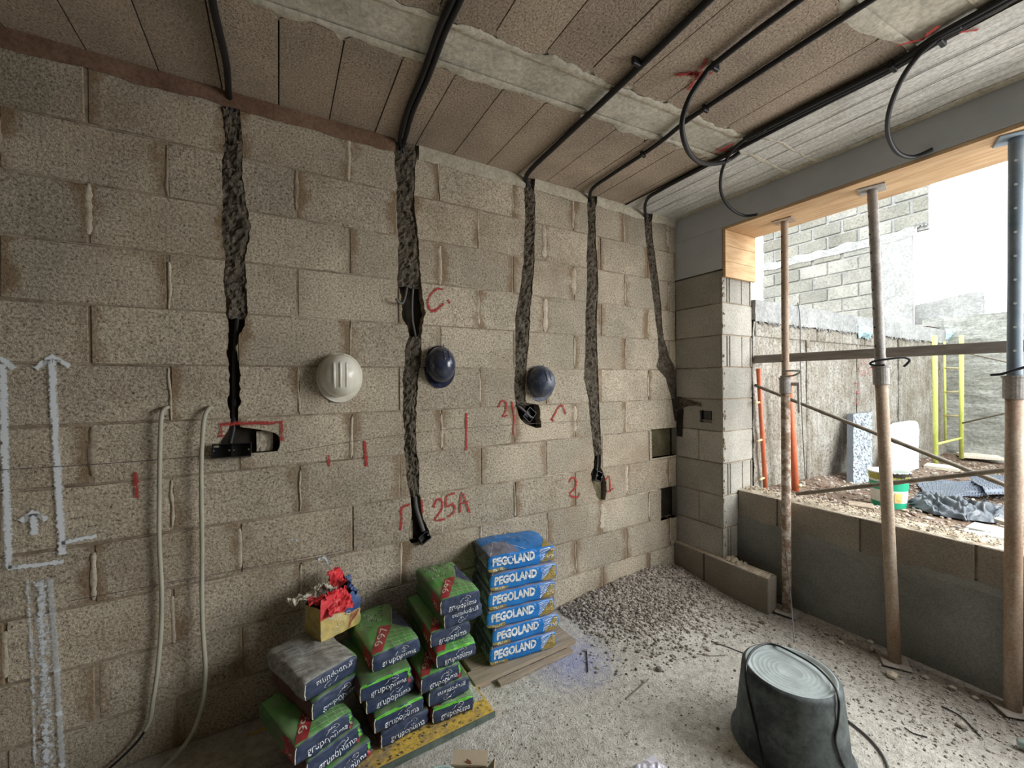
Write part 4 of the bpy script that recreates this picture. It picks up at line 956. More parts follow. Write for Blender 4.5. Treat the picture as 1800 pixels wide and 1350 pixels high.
c = Wp(1049, 836, -0.03); jbox(c, 0.06, 0.07, 0.045, 0.45, -0.15, 'black box poking out between the red figures 2 and 1', 1)
c = onX(1236, 716, RX)+Vector((0.035, 0, 0))
t = thing('junction_box', 'small black box sunk in the broken pocket of the block pillar', 'junction box', (RX+0.03, c.y, 1.39))
m = MB(); m.box((RX+0.02, 2.06, 1.345), (RX+0.024, 2.15, 1.44)); m.box((RX+0.004, 2.06, 1.345), (RX+0.022, 2.064, 1.44)); m.box((RX+0.004, 2.146, 1.345), (RX+0.022, 2.15, 1.44)); m.box((RX+0.004, 2.06, 1.345), (RX+0.022, 2.15, 1.349)); m.box((RX+0.004, 2.06, 1.436), (RX+0.022, 2.15, 1.44)); m.build('box_shell', [BOXPVC], t)

# ------------------------------------------------------------------ cables hanging at the left
def cable(pts, r, label, split=None):
    c = catmull(pts, 8); t = thing('cable', label, 'cable', pts[0]); k = len(c) if split is None else int(len(c)*split)
    m = MB(); m.tube(c[:k], r, 10); m.build('sheath', [CABLEW], t, smooth=True)
    if split is not None:
        m = MB(); m.tube(c[k-1:], r*0.62, 8); m.build('inner_wire', [CABLEB], t, smooth=True)
cable([Wp(297,716,.02), Wp(292,718,-.02), Wp(287,733,-.035), Wp(284,800,-.03), Wp(283,880,-.03), Wp(283,950,-.03), Wp(287,1030,-.03), Wp(286,1100,-.03), Wp(280,1170,-.03), Wp(272,1225,-.03), Wp(265,1262,-.03), Wp(240,1300,-.03), Wp(190,1346,-.03), Wp(150,1375,-.03)], 0.0085, 'left cream cable hanging from the wall, ending in a thin black wire', 0.80)
cable([Wp(375,717,.02), Wp(368,718,-.02), Wp(361,738,-.04), Wp(357,800,-.045), Wp(357,880,-.045), Wp(358,960,-.045), Wp(358,1050,-.05), Wp(361,1110,-.06), Wp(365,1160,-.07), Wp(361,1215,-.08), Wp(345,1262,-.09), Wp(310,1308,-.09), Wp(255,1352,-.09), Wp(215,1385,-.09)], 0.009, 'right cream cable hanging from the wall nearest the leftmost chase')

# ------------------------------------------------------------------ helmets
def helmet(px, py, hw, hh, dep, shell, label, tilt=0.0, yaw=0.0, ridges=3, spin=0.0, rl=(0.62, 1.25), rsep=0.030, rx0=0.0):
    c = onY(px, py, WY-0.07); c.y = WY-0.012
    t = thing('hard_hat', label, 'helmet', c)
    M = Matrix.Rotation(spin, 4, 'Y') @ Matrix.Rotation(yaw, 4, 'Z') @ Matrix.Rotation(tilt, 4, 'X')
    def S(a, f, off=0.0):     # a: angle, f: 0 crown .. 1 rim
        ph = f*math.pi/2; rx = hw*math.sin(ph)**0.92; rz = hh*math.sin(ph)**0.92
        y = -dep*math.cos(ph)**0.85
        x = rx*math.cos(a); z = rz*math.sin(a)*(1.0 if math.sin(a) > 0 else 1.0)
        if math.sin(a) < 0: x *= 1-0.02*abs(math.sin(a))**2
        n = Vector((x/hw**2, y/dep**2, z/hh**2)).normalized()
        return Vector((x, y, z))+n*off
    m = MB(); nu, nv = 48, 20
    m.grid(lambda u, v: S(2*math.pi*u, 0.001+0.999*v), nu, nv, flip=True); m.v = [M @ v for v in m.v]
    o = m.build('shell', [shell], t, local=True, smooth=True)
    # rim with peak at the bottom
    m = MB()
    def B(u, v):
        a = 2*math.pi*u; s = math.sin(a); w = 0.007+0.022*max(0, -s)**1.6
        p = S(a, 1.0); d = Vector((p.x, 0, p.z)).normalized(); return p + d*(w*min(v*1.6, 1)) + Vector((0, -0.010*max(0, -s)**2*v*0.5 + (0.006 if v > 0.9 else 0), 0))
    m.grid(B, 48, 5, flip=True); m.v = [M @ v for v in m.v]; m.build('brim', [shell], t, local=True, smooth=True)
    for k in range(ridges):
        xx = rx0+(k-(ridges-1)/2)*rsep; m = MB()
        def G(u, v):
            z = (rl[0]-rl[1]*u)*hh; x = xx+(v-0.5)*0.015; rr2 = min(0.98, math.hypot(x/hw, z/hh)); f = math.asin(min(1, rr2**(1/0.92)))/(math.pi/2); a = math.atan2(z/hh, x/hw)
            e = math.sin(math.pi*v)**0.5*min(1, 8*u, 8*(1-u)); return S(a, f, 0.0055*e-0.001)
        m.grid(G, 24, 6, flip=False); m.v = [M @ v for v in m.v]; m.build('crown_ridge', [shell], t, local=True, smooth=True)
    for (a, f) in ((0.05, .93), (-0.35, .93), (math.pi-0.05, .93), (math.pi+0.35, .93), (1.0, .95), (2.15, .95)):
        m = MB(); m.grid(lambda u, v: S(a+(u-0.5)*0.10, f+(v-0.5)*0.03, 0.0012), 3, 2, flip=True); m.v = [M @ v for v in m.v]; m.build('vent_slot', [SLOTD], t, local=True)
    # nail it hangs on
    m = MB(); m.tube([Vector((0.01, 0.03, hh*0.72)), Vector((0.02, -0.02, hh*1.12))], 0.0025, 6); m.build('nail', [SCREW], t, local=True)
    return t
helmet(600, 660, 0.108, 0.116, 0.13, WHELM, 'white hard hat hanging on the wall, leftmost of the three helmets', tilt=-0.02, yaw=-0.10)
helmet(779, 641, 0.090, 0.112, 0.13, BHELM, 'glossy dark blue hard hat hanging on the wall beside the second chase', tilt=-0.02, yaw=-0.12, spin=-0.04, ridges=2, rl=(0.75, 0.55), rx0=0.018)
helmet(957, 671, 0.100, 0.108, 0.13, BHELM2, 'dusty dark blue hard hat, rightmost of the three helmets on the wall', tilt=0.02, yaw=-0.20, spin=-0.10, ridges=2, rl=(0.70, 0.65), rx0=0.020)

# ------------------------------------------------------------------ sacks
_txt = {}
def text_mesh(s, bold=0.0, sub=0):
    key = (s, bold)
    if key in _txt: return _txt[key]
    cu = bpy.data.curves.new('t', 'FONT'); cu.body = s; cu.size = 1; cu.offset = bold; cu.resolution_u = 2
    o = bpy.data.objects.new('t', cu); COL.objects.link(o); dg = bpy.context.evaluated_depsgraph_get(); me = o.evaluated_get(dg).to_mesh()
    vs = [(v.co.x, v.co.y) for v in me.vertices]; fs = [tuple(p.vertices) for p in me.polygons]
    o.evaluated_get(dg).to_mesh_clear(); bpy.data.objects.remove(o); bpy.data.curves.remove(cu)
    x0 = min(v[0] for v in vs); x1 = max(v[0] for v in vs); y0 = min(v[1] for v in vs); y1 = max(v[1] for v in vs)
    vs = [((x-x0)/(x1-x0), (y-y0)/(y1-y0)) for x, y in vs]
    bm = bmesh.new(); bv = [bm.verts.new((x, y, 0)) for x, y in vs]
    for f in fs:
        try: bm.faces.new([bv[i] for i in f])
        except ValueError: pass
    bmesh.ops.triangulate(bm, faces=bm.faces)
    for _ in range(2):
        ed = [e for e in bm.edges if e.calc_length() > 0.06]
        if ed: bmesh.ops.subdivide_edges(bm, edges=ed, cuts=1); bmesh.ops.triangulate(bm, faces=bm.faces)
    bm.verts.index_update(); vs = [(v.co.x, v.co.y) for v in bm.verts]; fs = [tuple(v.index for v in f.verts) for f in bm.faces]; bm.free()
    _txt[key] = (vs, fs); return _txt[key]
class Sack:
    """pillow-like bag; surface point from face name and u,v so that print follows the bulges"""
    def __init__(s, w, l, h, seed, amp=1.0, sag=0.0): s.w, s.l, s.h, s.s, s.amp, s.sag = w, l, h, seed, amp, sag
    def S(s, face, u, v, off=0.0):
        U_, V_ = 2*u-1, 2*v-1
        if face == 'front': a, b, c = U_, -1, V_; n = (0, -1, 0)
        elif face == 'back': a, b, c = -U_, 1, V_; n = (0, 1, 0)
        elif face == 'left': a, b, c = -1, -U_, V_; n = (-1, 0, 0)
        elif face == 'right': a, b, c = 1, U_, V_; n = (1, 0, 0)
        elif face == 'top': a, b, c = U_, V_, 1; n = (0, 0, 1)
        else: a, b, c = U_, -V_, -1; n = (0, 0, -1)
        w, l, h = s.w, s.l, s.h; k = s.s
        x = a*w/2*(1-0.055*c**4-0.015*b**4)
        y = b*l/2*(1-0.022*c**4-0.01*a**6)
        z = h/2*(1+c*(1-(0.16 if c > 0 else 0.08)*a**6-(0.13 if c > 0 else 0.06)*b**6+(0.10*(1-a*a)*(1-b*b) if c > 0 else 0)))
        p = Vector((x, y, z)); A = s.amp
        d = 0.006*A*nz(a*2.2+k, b*2.2, c*2.2)+0.0035*A*nz(a*6+k, b*5, c*6)+0.002*A*nz(a*14, b*9+k, c*9)
        edge = min(1, 3.2*min(1.0-abs(a)*0.999 if n[0] == 0 else 1, 1.0-abs(b)*0.999 if n[1] == 0 else 1, 1.0-abs(c)*0.999 if n[2] == 0 else 1)+0.25)
        p += Vector((a*abs(a), b*abs(b), c*abs(c)*0.6)).normalized()*d
        return p+Vector(n)*off
    def body(s, parent, mats, name='sack_body'):   # mats: dict face->material
        m = MB(); order = ['front', 'back', 'left', 'right', 'top', 'bottom']; ml = []
        for i, f in enumerate(order):
            mt = mats.get(f, mats['top'])
            if mt not in ml: ml.append(mt)
            nu = 22 if f in ('front', 'back', 'top', 'bottom') else 18; nv = 18 if f in ('top', 'bottom') else 8
            m.grid(lambda u, v: s.S(f, u, v), nu, nv, ml.index(mt))
        o = m.build(name, ml, parent, local=True, smooth=True); bm = bmesh.new(); bm.from_mesh(o.data); bmesh.ops.remove_doubles(bm, verts=bm.verts, dist=0.0004); bmesh.ops.recalc_face_normals(bm, faces=bm.faces); bm.to_mesh(o.data); bm.free(); return o
    def quad(s, parent, face, c4, mat, name, off=0.0016, n=(18, 9)):
        m = MB(); A, B, C, D = c4   # bl, br, tr, tl in uv
        def P(u, v):
            x = (A[0]*(1-u)+B[0]*u)*(1-v)+(D[0]*(1-u)+C[0]*u)*v; y = (A[1]*(1-u)+B[1]*u)*(1-v)+(D[1]*(1-u)+C[1]*u)*v
            return s.S(face, x, y, off)
        m.grid(P, n[0], n[1]); return m.build(name, [mat], parent, local=True, smooth=True)
    def line(s, m, face, a, b, w, off, mi=0, n=8):
        dx, dy = b[0]-a[0], b[1]-a[1]; fw, fh = {'front': (s.w, s.h), 'top': (s.w, s.l), 'left': (s.l, s.h), 'right': (s.l, s.h)}[face]
        L = math.hypot(dx*fw, dy*fh) or 1; px, py = -dy*fh/L*w/2/fw, dx*fw/L*w/2/fh
        m.grid(lambda u, v: s.S(face, a[0]+dx*u+px*(2*v-1), a[1]+dy*u+py*(2*v-1), off), n, 1, mi)
    def text(s, parent, face, txt, c4, mat, bold=0.0, name='lettering', off=0.0022):
        vs, fs = text_mesh(txt, bold); A, B, C, D = c4; out = []
        for u, v in vs:
            x = (A[0]*(1-u)+B[0]*u)*(1-v)+(D[0]*(1-u)+C[0]*u)*v; y = (A[1]*(1-u)+B[1]*u)*(1-v)+(D[1]*(1-u)+C[1]*u)*v
            out.append(s.S(face, x, y, off))
        m = MB(); m.add(out, fs); return m.build(name, [mat], parent, local=True)
def rect(x0, y0, x1, y1): return [(x0, y0), (x1, y0), (x1, y1), (x0, y1)]
# the leaping-cat outline printed over the maker's name, as short strokes in a unit box
CAT = [[(0.0,0.1),(0.18,0.42),(0.38,0.66),(0.50,0.62),(0.62,0.86),(0.80,0.90),(0.96,0.72),(1.0,0.52),(0.92,0.40),(0.76,0.36)],
       [(0.76,0.36),(0.66,0.28),(0.72,0.14),(0.84,0.10)], [(0.50,0.30),(0.56,0.14),(0.70,0.06)], [(0.55,0.60),(0.66,0.66),(0.78,0.62)]]
def puma(loc, rz, seed, label, flip=False, kind='green', w=0.225, l=0.40, h=0.086, green_top=False, edge=False, tx=0.0, lift=0.0, amp=1.0, plain=False, pitch=0.0):
    t = thing('cement_sack', label, 'sack', loc, rz, 'navy-fronted mortar sacks in three stacks'); t.rotation_euler = (pitch, 0, rz)
    s = Sack(w, l, h, seed, amp)
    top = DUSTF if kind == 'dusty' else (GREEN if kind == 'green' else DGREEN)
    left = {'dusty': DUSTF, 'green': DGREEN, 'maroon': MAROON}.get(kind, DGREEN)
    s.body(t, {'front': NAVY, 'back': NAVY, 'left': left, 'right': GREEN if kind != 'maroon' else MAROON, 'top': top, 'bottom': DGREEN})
    y0, y1 = (0.09+lift, 0.43+lift)
    L0, L1 = 0.20+tx, 0.90+tx
    if flip:
        s.text(t, 'front', 'grupopuma', [(L1, 0.86), (L0, 0.86), (L0, 0.56), (L1, 0.56)], WPRINT, 0.0)
    else:
        s.text(t, 'front', 'grupopuma', [(L0, y0), (L1, y0), (L1, y1), (L0, y1)], WPRINT, 0.0)
    m = MB()
    for st in CAT:
        c = catmull([Vector((x, y, 0)) for x, y in st], 3)
        for a, b in zip(c, c[1:]):
            f = (lambda q: (0.47+tx+0.27*q.x, 0.47+lift+0.42*q.y)) if not flip else (lambda q: (0.62+tx-0.27*q.x, 0.50-0.42*q.y))
            s.line(m, 'front', f(a), f(b), 0.0017, 0.0024, n=2)
    m.build('logo_mark', [WPRINT], t, local=True)
    if green_top: s.quad(t, 'front', [(0.03, 0.84), (0.985, 0.82), (0.985, 0.995), (0.015, 0.995)], LGREEN, 'print_band')
    if edge:
        s.quad(t, 'front', [(0.93, 0.35), (0.975, 0.4), (0.975, 0.93), (0.92, 0.92)], LGREEN, 'print_band'); s.quad(t, 'front', [(0.92, 0.05), (0.975, 0.05), (0.975, 0.4), (0.92, 0.35)], RED, 'print_band')
    if not plain:
        # folded white seam at the left edge
        m = MB(); s.line(m, 'front', (0.012, 0.03), (0.012, 0.97), 0.004, 0.0016); m.build('edge_seam', [CREAMP], t, local=True)
        if kind == 'green':
            s.quad(t, 'left', [(0.72, 0.02), (0.995, 0.02), (0.995, 0.98), (0.72, 0.98)], RED, 'red_panel')
            s.text(t, 'left', '997', [(0.80, 0.25), (0.96, 0.25), (0.96, 0.62), (0.80, 0.62)], CREAMP, 0.0)
            # top print: brick pattern, red number band, navy triangle
            s.quad(t, 'top', [(0.0, 0.03), (0.20, 0.005), (0.68, 0.41), (0.42, 0.45)], RED, 'red_band', n=(6, 12))
            s.text(t, 'top', '997', [(0.25, 0.09), (0.60, 0.385), (0.43, 0.415), (0.10, 0.125)], CREAMP, 0.0)
            s.quad(t, 'top', [(0.70, 0.42), (0.995, 0.18), (0.99, 0.80), (0.97, 0.82)], NAVY, 'navy_panel')
            m = MB(); s.line(m, 'top', (0.69, 0.42), (0.995, 0.175), 0.002, 0.0018); s.line(m, 'top', (0.69, 0.42), (0.97, 0.84), 0.002, 0.0018); m.build('edge_seam', [CREAMP], t, local=True)
            m = MB()
            for q in range(1, 5):
                yy = 0.0+0.075*q; x0 = 0.20+0.48*(yy/0.41)+0.02; s.line(m, 'top', (x0, yy), (0.99, yy*0.72-0.01), 0.0022, 0.0016)
                for kx in range(6):
                    xx = x0+0.07+kx*0.14+(0.07 if q % 2 else 0)
                    if xx < 0.95: s.line(m, 'top', (xx, yy), (xx+0.02, max(0.01, yy-0.075)), 0.0022, 0.0016, n=2)
            m.build('brick_pattern', [PGREEN], t, local=True)
            m = MB()      # worn, illegible white print
            rgp = random.Random(int(seed*10))
            for q in range(13):
                u0 = 0.20+0.025*q; v0 = 0.93-0.030*q; s.line(m, 'top', (u0, v0), (u0+0.05+rgp.uniform(-.02, .03), v0+0.045+rgp.uniform(-.01, .02)), 0.0035, 0.0014, n=3)
                if q % 3: s.line(m, 'top', (u0, v0), (u0+0.02, v0-0.02), 0.0030, 0.0014, n=2)
            m.build('worn_print', [PGREEN], t, local=True)
        if kind == 'maroon':
            pass
    return t
ZB = 0.034
HH = 0.0835
# stack C (right of the three): front-left corner positions, top to bottom
def place(front_left, rz, w, l, z):
    d = Vector((math.cos(rz), math.sin(rz))); n = Vector((-math.sin(rz), math.cos(rz)))
    c = Vector(front_left[:2])+d*(w/2)+n*(l/2); return (c.x, c.y, z)
C = [  # (front-left x, y, rz, flip, kind, green_top, edge, label)
 (0.615, 1.868, -0.05, False, 'green', True, False, 'navy-fronted mortar sack at the bottom of the right-hand puma stack, on the yellow board'),
 (0.600, 1.872, 0.02, True, 'dark', False, False, 'sack with upside-down lettering, second from the bottom of the right-hand puma stack'),
 (0.560, 1.865, 0.06, False, 'green', False, True, 'navy-fronted sack third from the bottom of the right-hand puma stack'),
 (0.640, 1.875, 0.03, False, 'green', True, False, 'navy-fronted sack with bright green upper edge, middle of the right-hand puma stack'),
 (0.625, 1.915, 0.02, False, 'green', False, False, 'navy-fronted sack set back, third from the top of the right-hand puma stack'),
 (0.690, 1.900, 0.05, True, 'dark', False, False, 'sack with upside-down lettering just under the top of the tallest puma stack'),
 (0.664, 1.878, 0.00, False, 'green', False, False, 'topmost sack of the tallest puma stack with green printed top reading 997')]
for i, (x, y, rz, fl, kd, gt, ed, lb) in enumerate(C):
    puma(place((x, y), rz, 0.215, 0.40, ZB+HH*i), rz, 3.1*i+1, lb, fl, kd, w=0.215, green_top=gt, edge=ed)
B = [
 (0.375, 1.860, 0.12, False, 'maroon', False, False, 'navy-fronted sack at the bottom of the middle puma stack'),
 (0.345, 1.850, 0.10, False, 'maroon', True, False, 'navy-fronted sack second from the bottom of the middle puma stack'),
 (0.315, 1.870, 0.16, False, 'maroon', False, False, 'navy-fronted sack in the middle of the middle puma stack'),
 (0.285, 1.842, 0.08, False, 'maroon', True, True, 'sack with bright green upper edge below the top of the middle puma stack'),
 (0.345, 1.885, 0.14, False, 'green', False, False, 'topmost sack of the middle puma stack with red 997 band on green top')]
for i, (x, y, rz, fl, kd, gt, ed, lb) in enumerate(B):
    puma(place((x, y), rz, 0.235, 0.40, ZB+HH*i), rz, 2.3*i+40, lb, fl, kd, w=0.235, green_top=gt, edge=ed)
A = [
 (0.115, 1.765, 0.38, False, 'maroon', False, True, 'navy-fronted sack at the bottom of the left puma stack, partly out of view'),
 (0.075, 1.765, 0.38, False, 'maroon', False, True, 'navy-fronted sack second from the bottom of the left puma stack'),
 (0.035, 1.755, 0.36, False, 'green', False, True, 'navy-fronted sack under dusty green film in the middle of the left puma stack'),
 (0.100, 1.845, 0.42, False, 'maroon', False, False, 'navy-fronted sack second from the top of the left puma stack'),
 (0.075, 1.850, 0.40, True, 'dusty', False, False, 'dusty grey topmost sack of the left puma stack with upside-down lettering')]
for i, (x, y, rz, fl, kd, gt, ed, lb) in enumerate(A):
    puma(place((x, y), rz, 0.24, 0.36, ZB+HH*i), rz, 1.7*i+80, lb, fl, kd, w=0.24, l=0.36, green_top=gt, edge=ed, amp=1.3)

# blue adhesive sacks
def pego(loc, rz, seed, label, first=False):
    t = thing('adhesive_sack', label, 'sack', loc, rz, 'bright blue adhesive sacks in one stack')
    w, l, h = 0.445, 0.30, 0.106; s = Sack(w, l, h, seed, 1.0 if not first else 1.7)
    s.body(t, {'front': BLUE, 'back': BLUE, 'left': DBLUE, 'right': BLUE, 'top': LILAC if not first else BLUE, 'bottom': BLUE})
    s.text(t, 'front', 'PEGOLAND', [(0.065, 0.34), (0.685, 0.34), (0.685, 0.89), (0.065, 0.89)], WPRINT, 0.05)
    s.text(t, 'front', '®', [(0.69, 0.80), (0.715, 0.80), (0.715, 0.90), (0.69, 0.90)], WPRINT, 0.0)
    s.quad(t, 'front', rect(0.005, 0.01, 0.255, 0.23), TAN, 'tan_panel'); s.text(t, 'front', 'PLUS', [(0.07, 0.05), (0.21, 0.05), (0.21, 0.21), (0.07, 0.21)], CREAMP, 0.03)
    s.quad(t, 'front', [(0.77, 0.03), (0.99, 0.03), (0.99, 0.80), (0.955, 0.97)], TAN, 'tan_panel')
    s.text(t, 'front', '598', [(0.865, 0.20), (0.975, 0.20), (0.975, 0.50), (0.865, 0.50)], TANT if seed % 2 else CREAMP, 0.01); s.text(t, 'front', 'TO', [(0.92, 0.55), (0.985, 0.55), (0.985, 0.82), (0.92, 0.82)], CREAMP, 0.01)
    m = MB()
    for k in range(9):
        yy = 0.14+0.09*k; x1 = 0.79+0.165*((yy-0.03)/0.94); x0 = 0.745+0.01*math.sin(k)
        if x1-x0 > 0.02: s.line(m, 'front', (0.765-0.012*abs(k-4)/4, yy), (x1, yy+0.09), 0.0035, 0.0017, n=5)
    m.build('white_arcs', [WPRINT], t, local=True)
    # end panel with pale arcs
    m = MB()
    for k in range(7): s.line(m, 'left', (0.72-0.03*k, 0.9-0.08*k), (0.97, 0.60-0.06*k), 0.002, 0.0015, n=5)
    for a, b in (((0.25, 0.7), (0.55, 0.25)), ((0.35, 0.8), (0.45, 0.65))): s.line(m, 'left', a, b, 0.003, 0.0015)
    m.build('white_arcs', [WPRINT], t, local=True)
    if first:
        s.quad(t, 'top', [(0.01, 0.0), (0.46, 0.0), (0.36, 0.55), (0.01, 0.5)], LILAC, 'film_panel'); s.quad(t, 'top', [(0.80, 0.0), (0.995, 0.02), (0.995, 0.5), (0.93, 0.25)], TAN, 'tan_panel')
    m = MB(); s.line(m, 'top', (0.02, 0.0), (0.22, 0.60), 0.004, 0.0016); s.line(m, 'top', (0.22, 0.60), (0.56, 0.03), 0.004, 0.0016); m.build('white_line', [WPRINT], t, local=True)
    return t
PB = 0.042; PH = 0.104
names = ['bottom blue sack of the stack standing on the bare wooden pallet board', 'blue sack second from the bottom, shifted a little to the right', 'blue sack third from the bottom of the blue stack', 'blue sack third from the top of the blue stack, its left corner folded', 'blue sack just below the topmost one of the blue stack', 'topmost blue sack with crumpled wrinkled film and grit on it']
posx = [(1.022, 2.088, -0.11), (1.040, 2.085, -0.10), (1.012, 2.098, -0.13), (1.020, 2.095, -0.12), (1.035, 2.100, -0.13), (1.030, 2.112, -0.13)]
for i, (x, y, rz) in enumerate(posx):
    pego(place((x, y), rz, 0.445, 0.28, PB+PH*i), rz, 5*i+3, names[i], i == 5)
# crumbs on top of the blue stack
m = MB(); rg = random.Random(2)
for k in range(70):
    u, v = rg.random(), rg.random(); s = Sack(0.445, 0.30, 0.106, 28, 1.7); p = s.S('top', 0.08+0.84*u, 0.2+0.75*v); c_, s_ = math.cos(-0.13), math.sin(-0.13); q = place((1.030, 2.112), -0.13, 0.445, 0.28, PB+PH*5)
    r = rg.uniform(0.002, 0.005) ; stone(m, (q[0]+p.x*c_-p.y*s_, q[1]+p.x*s_+p.y*c_, q[2]+p.z+r*0.3), r, rg, rg.random() < .6)
o = m.build('debris_crumbs', [STONE, STONE2], loc=q); tag(o, 'dark mortar crumbs lying on the topmost blue sack', 'crumbs', kind='stuff')

# opened crumpled bag on the left stack
def open_bag():
    loc = Vector((0.222, 2.205, ZB+HH*5+0.003)); rz = 0.40; t = thing('opened_sack', 'small opened yellow and red paper sack, crumpled, standing on the left stack', 'sack', loc, rz)
    w, d, h = 0.20, 0.15, 0.185
    def S(u, v, off=0):      # u around 0..1 (front, right, back, left), v height
        k = u*4 % 4; i = int(k); f = k-i
        c = [(-1, -1), (1, -1), (1, 1), (-1, 1), (-1, -1)]; a = Vector(c[i]).lerp(Vector(c[i+1]), f)
        top = 1+0.20*nz(u*9, 3)+0.22*math.sin(u*2*math.pi*2+1)*0.4
        cr = 0.014*v*nz(u*11, v*4, 7)+0.007*nz(u*26, v*9, 2)
        sc = 1+0.04*math.sin(math.pi*v)-0.02*v
        n = Vector((a.x, a.y)).normalized()
        return Vector((a.x*w/2*sc+n.x*(cr+off), a.y*d/2*sc+n.y*(cr+off), h*v*top))
    m = MB(); m.grid(lambda u, v: S(u*0.145, v*0.52), 10, 8, 0); m.grid(lambda u, v: S(0.145+u*0.105, v*0.45), 7, 8, 0); m.grid(lambda u, v: S(0.145+u*0.105, 0.45+v*0.55), 7, 8, 1); m.grid(lambda u, v: S(0.25+u*0.25, v*0.98), 12, 10, 1); m.grid(lambda u, v: S(0.5+u*0.25, v), 12, 10, 3); m.grid(lambda u, v: S(0.75+u*0.25, v*0.8), 12, 10, 0)
    m.grid(lambda u, v: S(u*0.145, 0.52+v*0.48), 10, 8, 2)
    m.grid(lambda u, v: Vector(((u-0.5)*w*0.94, (v-0.5)*d*0.94, h*(0.80+0.12*nz(u*4, v*4)))), 8, 8, 4)
    o = m.build('bag_body', [YELP, BLUEP, REDP, PAPERIN, MAROON], t, local=True, smooth=True)
    # crumpled flaps
    rg = random.Random(4)
    for (cx, cy, cz, sx, sy, az, tl, mat, nm) in ((-0.085, -0.03, 0.185, 0.11, 0.09, 2.6, 0.35, REDP, 'paper_flap'), (-0.01, -0.080, 0.165, 0.13, 0.10, -0.1, 1.1, REDP, 'paper_flap'), (0.05, 0.05, 0.215, 0.12, 0.09, 0.5, 0.8, REDP, 'paper_flap'), (-0.12, 0.05, 0.185, 0.14, 0.08, 2.9, 0.15, PAPERIN, 'paper_flap'), (-0.03, 0.02, 0.205, 0.10, 0.08, 2.2, 0.5, PAPERIN, 'paper_flap'), (0.08, -0.03, 0.190, 0.09, 0.09, 1.2, 1.1, BLUEP, 'paper_flap')):
        M = Matrix.Translation((cx, cy, cz)) @ Matrix.Rotation(az, 4, 'Z') @ Matrix.Rotation(tl, 4, 'X'); m = MB(); sd = rg.uniform(0, 50)
        def P(u, v):
            e = 1-0.3*abs(u-0.5)*2*v; z = 0.030*nz(u*3+sd, v*3)+0.014*nz(u*8, v*8+sd); return M @ Vector(((u-0.5)*sx*e, (v-0.5)*sy*(1+0.3*nz(u*5, sd)), z))
        m.grid(P, 14, 12); o = m.build(nm, [mat], t, local=True, smooth=False)
        md = o.modifiers.new('th', 'SOLIDIFY'); md.thickness = 0.0012
    # striped corner and swirls
    m = MB()
    for k in range(9):
        u0 = 0.185+0.007*k
        m.grid(lambda u, v: S(u0+0.0028*u-0.02*(1-v), 0.03+0.055*k*0.6+v*(0.42-0.035*k), 0.0015), 1, 6)
    m.build('stripe_print', [RED], t, local=True)
    m = MB()
    for (uc, vc, r) in ((0.15, 0.42, 0.02), (0.12, 0.28, 0.018), (0.165, 0.5, 0.012), (0.09, 0.15, 0.018)):
        pts = [S(uc+r*math.cos(q*0.5), vc+r*5*math.sin(q*0.5)*0.7, 0.0012) for q in range(13)]; m.tube(pts, 0.0014, 5, cap=False, closed=False)
    m.build('swirl_print', [CREAMP], t, local=True)
    m = MB()
    for k in range(7):
        u0 = 0.045+0.010*k; m.grid(lambda u, v: S(u0+0.004*u+0.012*v, 0.42+0.13*v-0.01*k, 0.0015), 1, 3)
    m.build('stripe_print', [CREAMP], t, local=True)
open_bag()

def crumbs(entry, w, l, zi, n, label, seed, vmin=0.45):
    x, y, rz = entry; q = place((x, y), rz, w, l, ZB+HH*zi); s = Sack(w, l, 0.086, 1, 1.0); m = MB(); rg = random.Random(seed); c_, s_ = math.cos(rz), math.sin(rz)
    for k in range(n):
        u, v = rg.random(), 1-(1-vmin)*rg.random()**1.6; p = s.S('top', 0.06+0.88*u, 0.05+0.9*v); r = 0.0012+0.0045*rg.random()**2
        stone(m, (q[0]+p.x*c_-p.y*s_, q[1]+p.x*s_+p.y*c_, q[2]+p.z+0.002), r, rg, rg.random() < .6)
    o = m.build('debris_crumbs', [STONE, STONE2], loc=q); tag(o, label, 'crumbs', kind='stuff')
crumbs((0.664, 1.878, 0.0), 0.215, 0.40, 6, 220, 'mortar grit lying on the topmost sack of the tallest puma stack', 3)
crumbs((0.345, 1.885, 0.14), 0.235, 0.40, 4, 160, 'mortar grit lying on the topmost sack of the middle puma stack', 4)
# boards under the sacks
t = thing('form_board', 'yellow and green painted formwork board on the floor under the puma sacks', 'board', (0.4, 2.05, 0))
M = Matrix.Translation((0.915, 1.805, 0)) @ Matrix.Rotation(0.03, 4, 'Z')
m = MB(); m.box((-1.05, 0.0, 0.006), (0.0, 0.50, 0.030), M=M, ch=0.002); m.build('panel', [YBOARD], t)
m = MB(); m.box((-1.05, -0.006, 0.003), (0.002, -0.0005, 0.031), M=M); m.build('front_edge', [GEDGE], t)
m = MB(); m.box((-1.05, 0.10, 0.0301), (-0.01, 0.48, 0.0322), M=M); m.build('dirt_layer', [FLOOR], t)
t = thing('pallet_board', 'bare weathered wooden boards on the floor under the blue sacks', 'board', (1.25, 2.2, 0))
M = Matrix.Translation((0.93, 2.00, 0)) @ Matrix.Rotation(0.035, 4, 'Z')
for k in range(3): m = MB(); m.box((0.0 if k else -0.03, 0.0+0.115*k, 0.018), (0.68, 0.11+0.115*k, 0.040), M=M, ch=0.002); m.build('plank', [OLDWOOD], t)
for x_ in (0.0, 0.25, 0.60): m = MB(); m.box((x_, 0.006, 0.004), (x_+0.07, 0.34, 0.018), M=M); m.build('batten', [OLDWOOD], t)
m = MB(); m.box((0.10, -0.045, 0.004), (0.62, -0.004, 0.020), M=M, ch=0.002); m.build('plank', [OLDWOOD], t)
m = MB(); rg = random.Random(9); n = 0
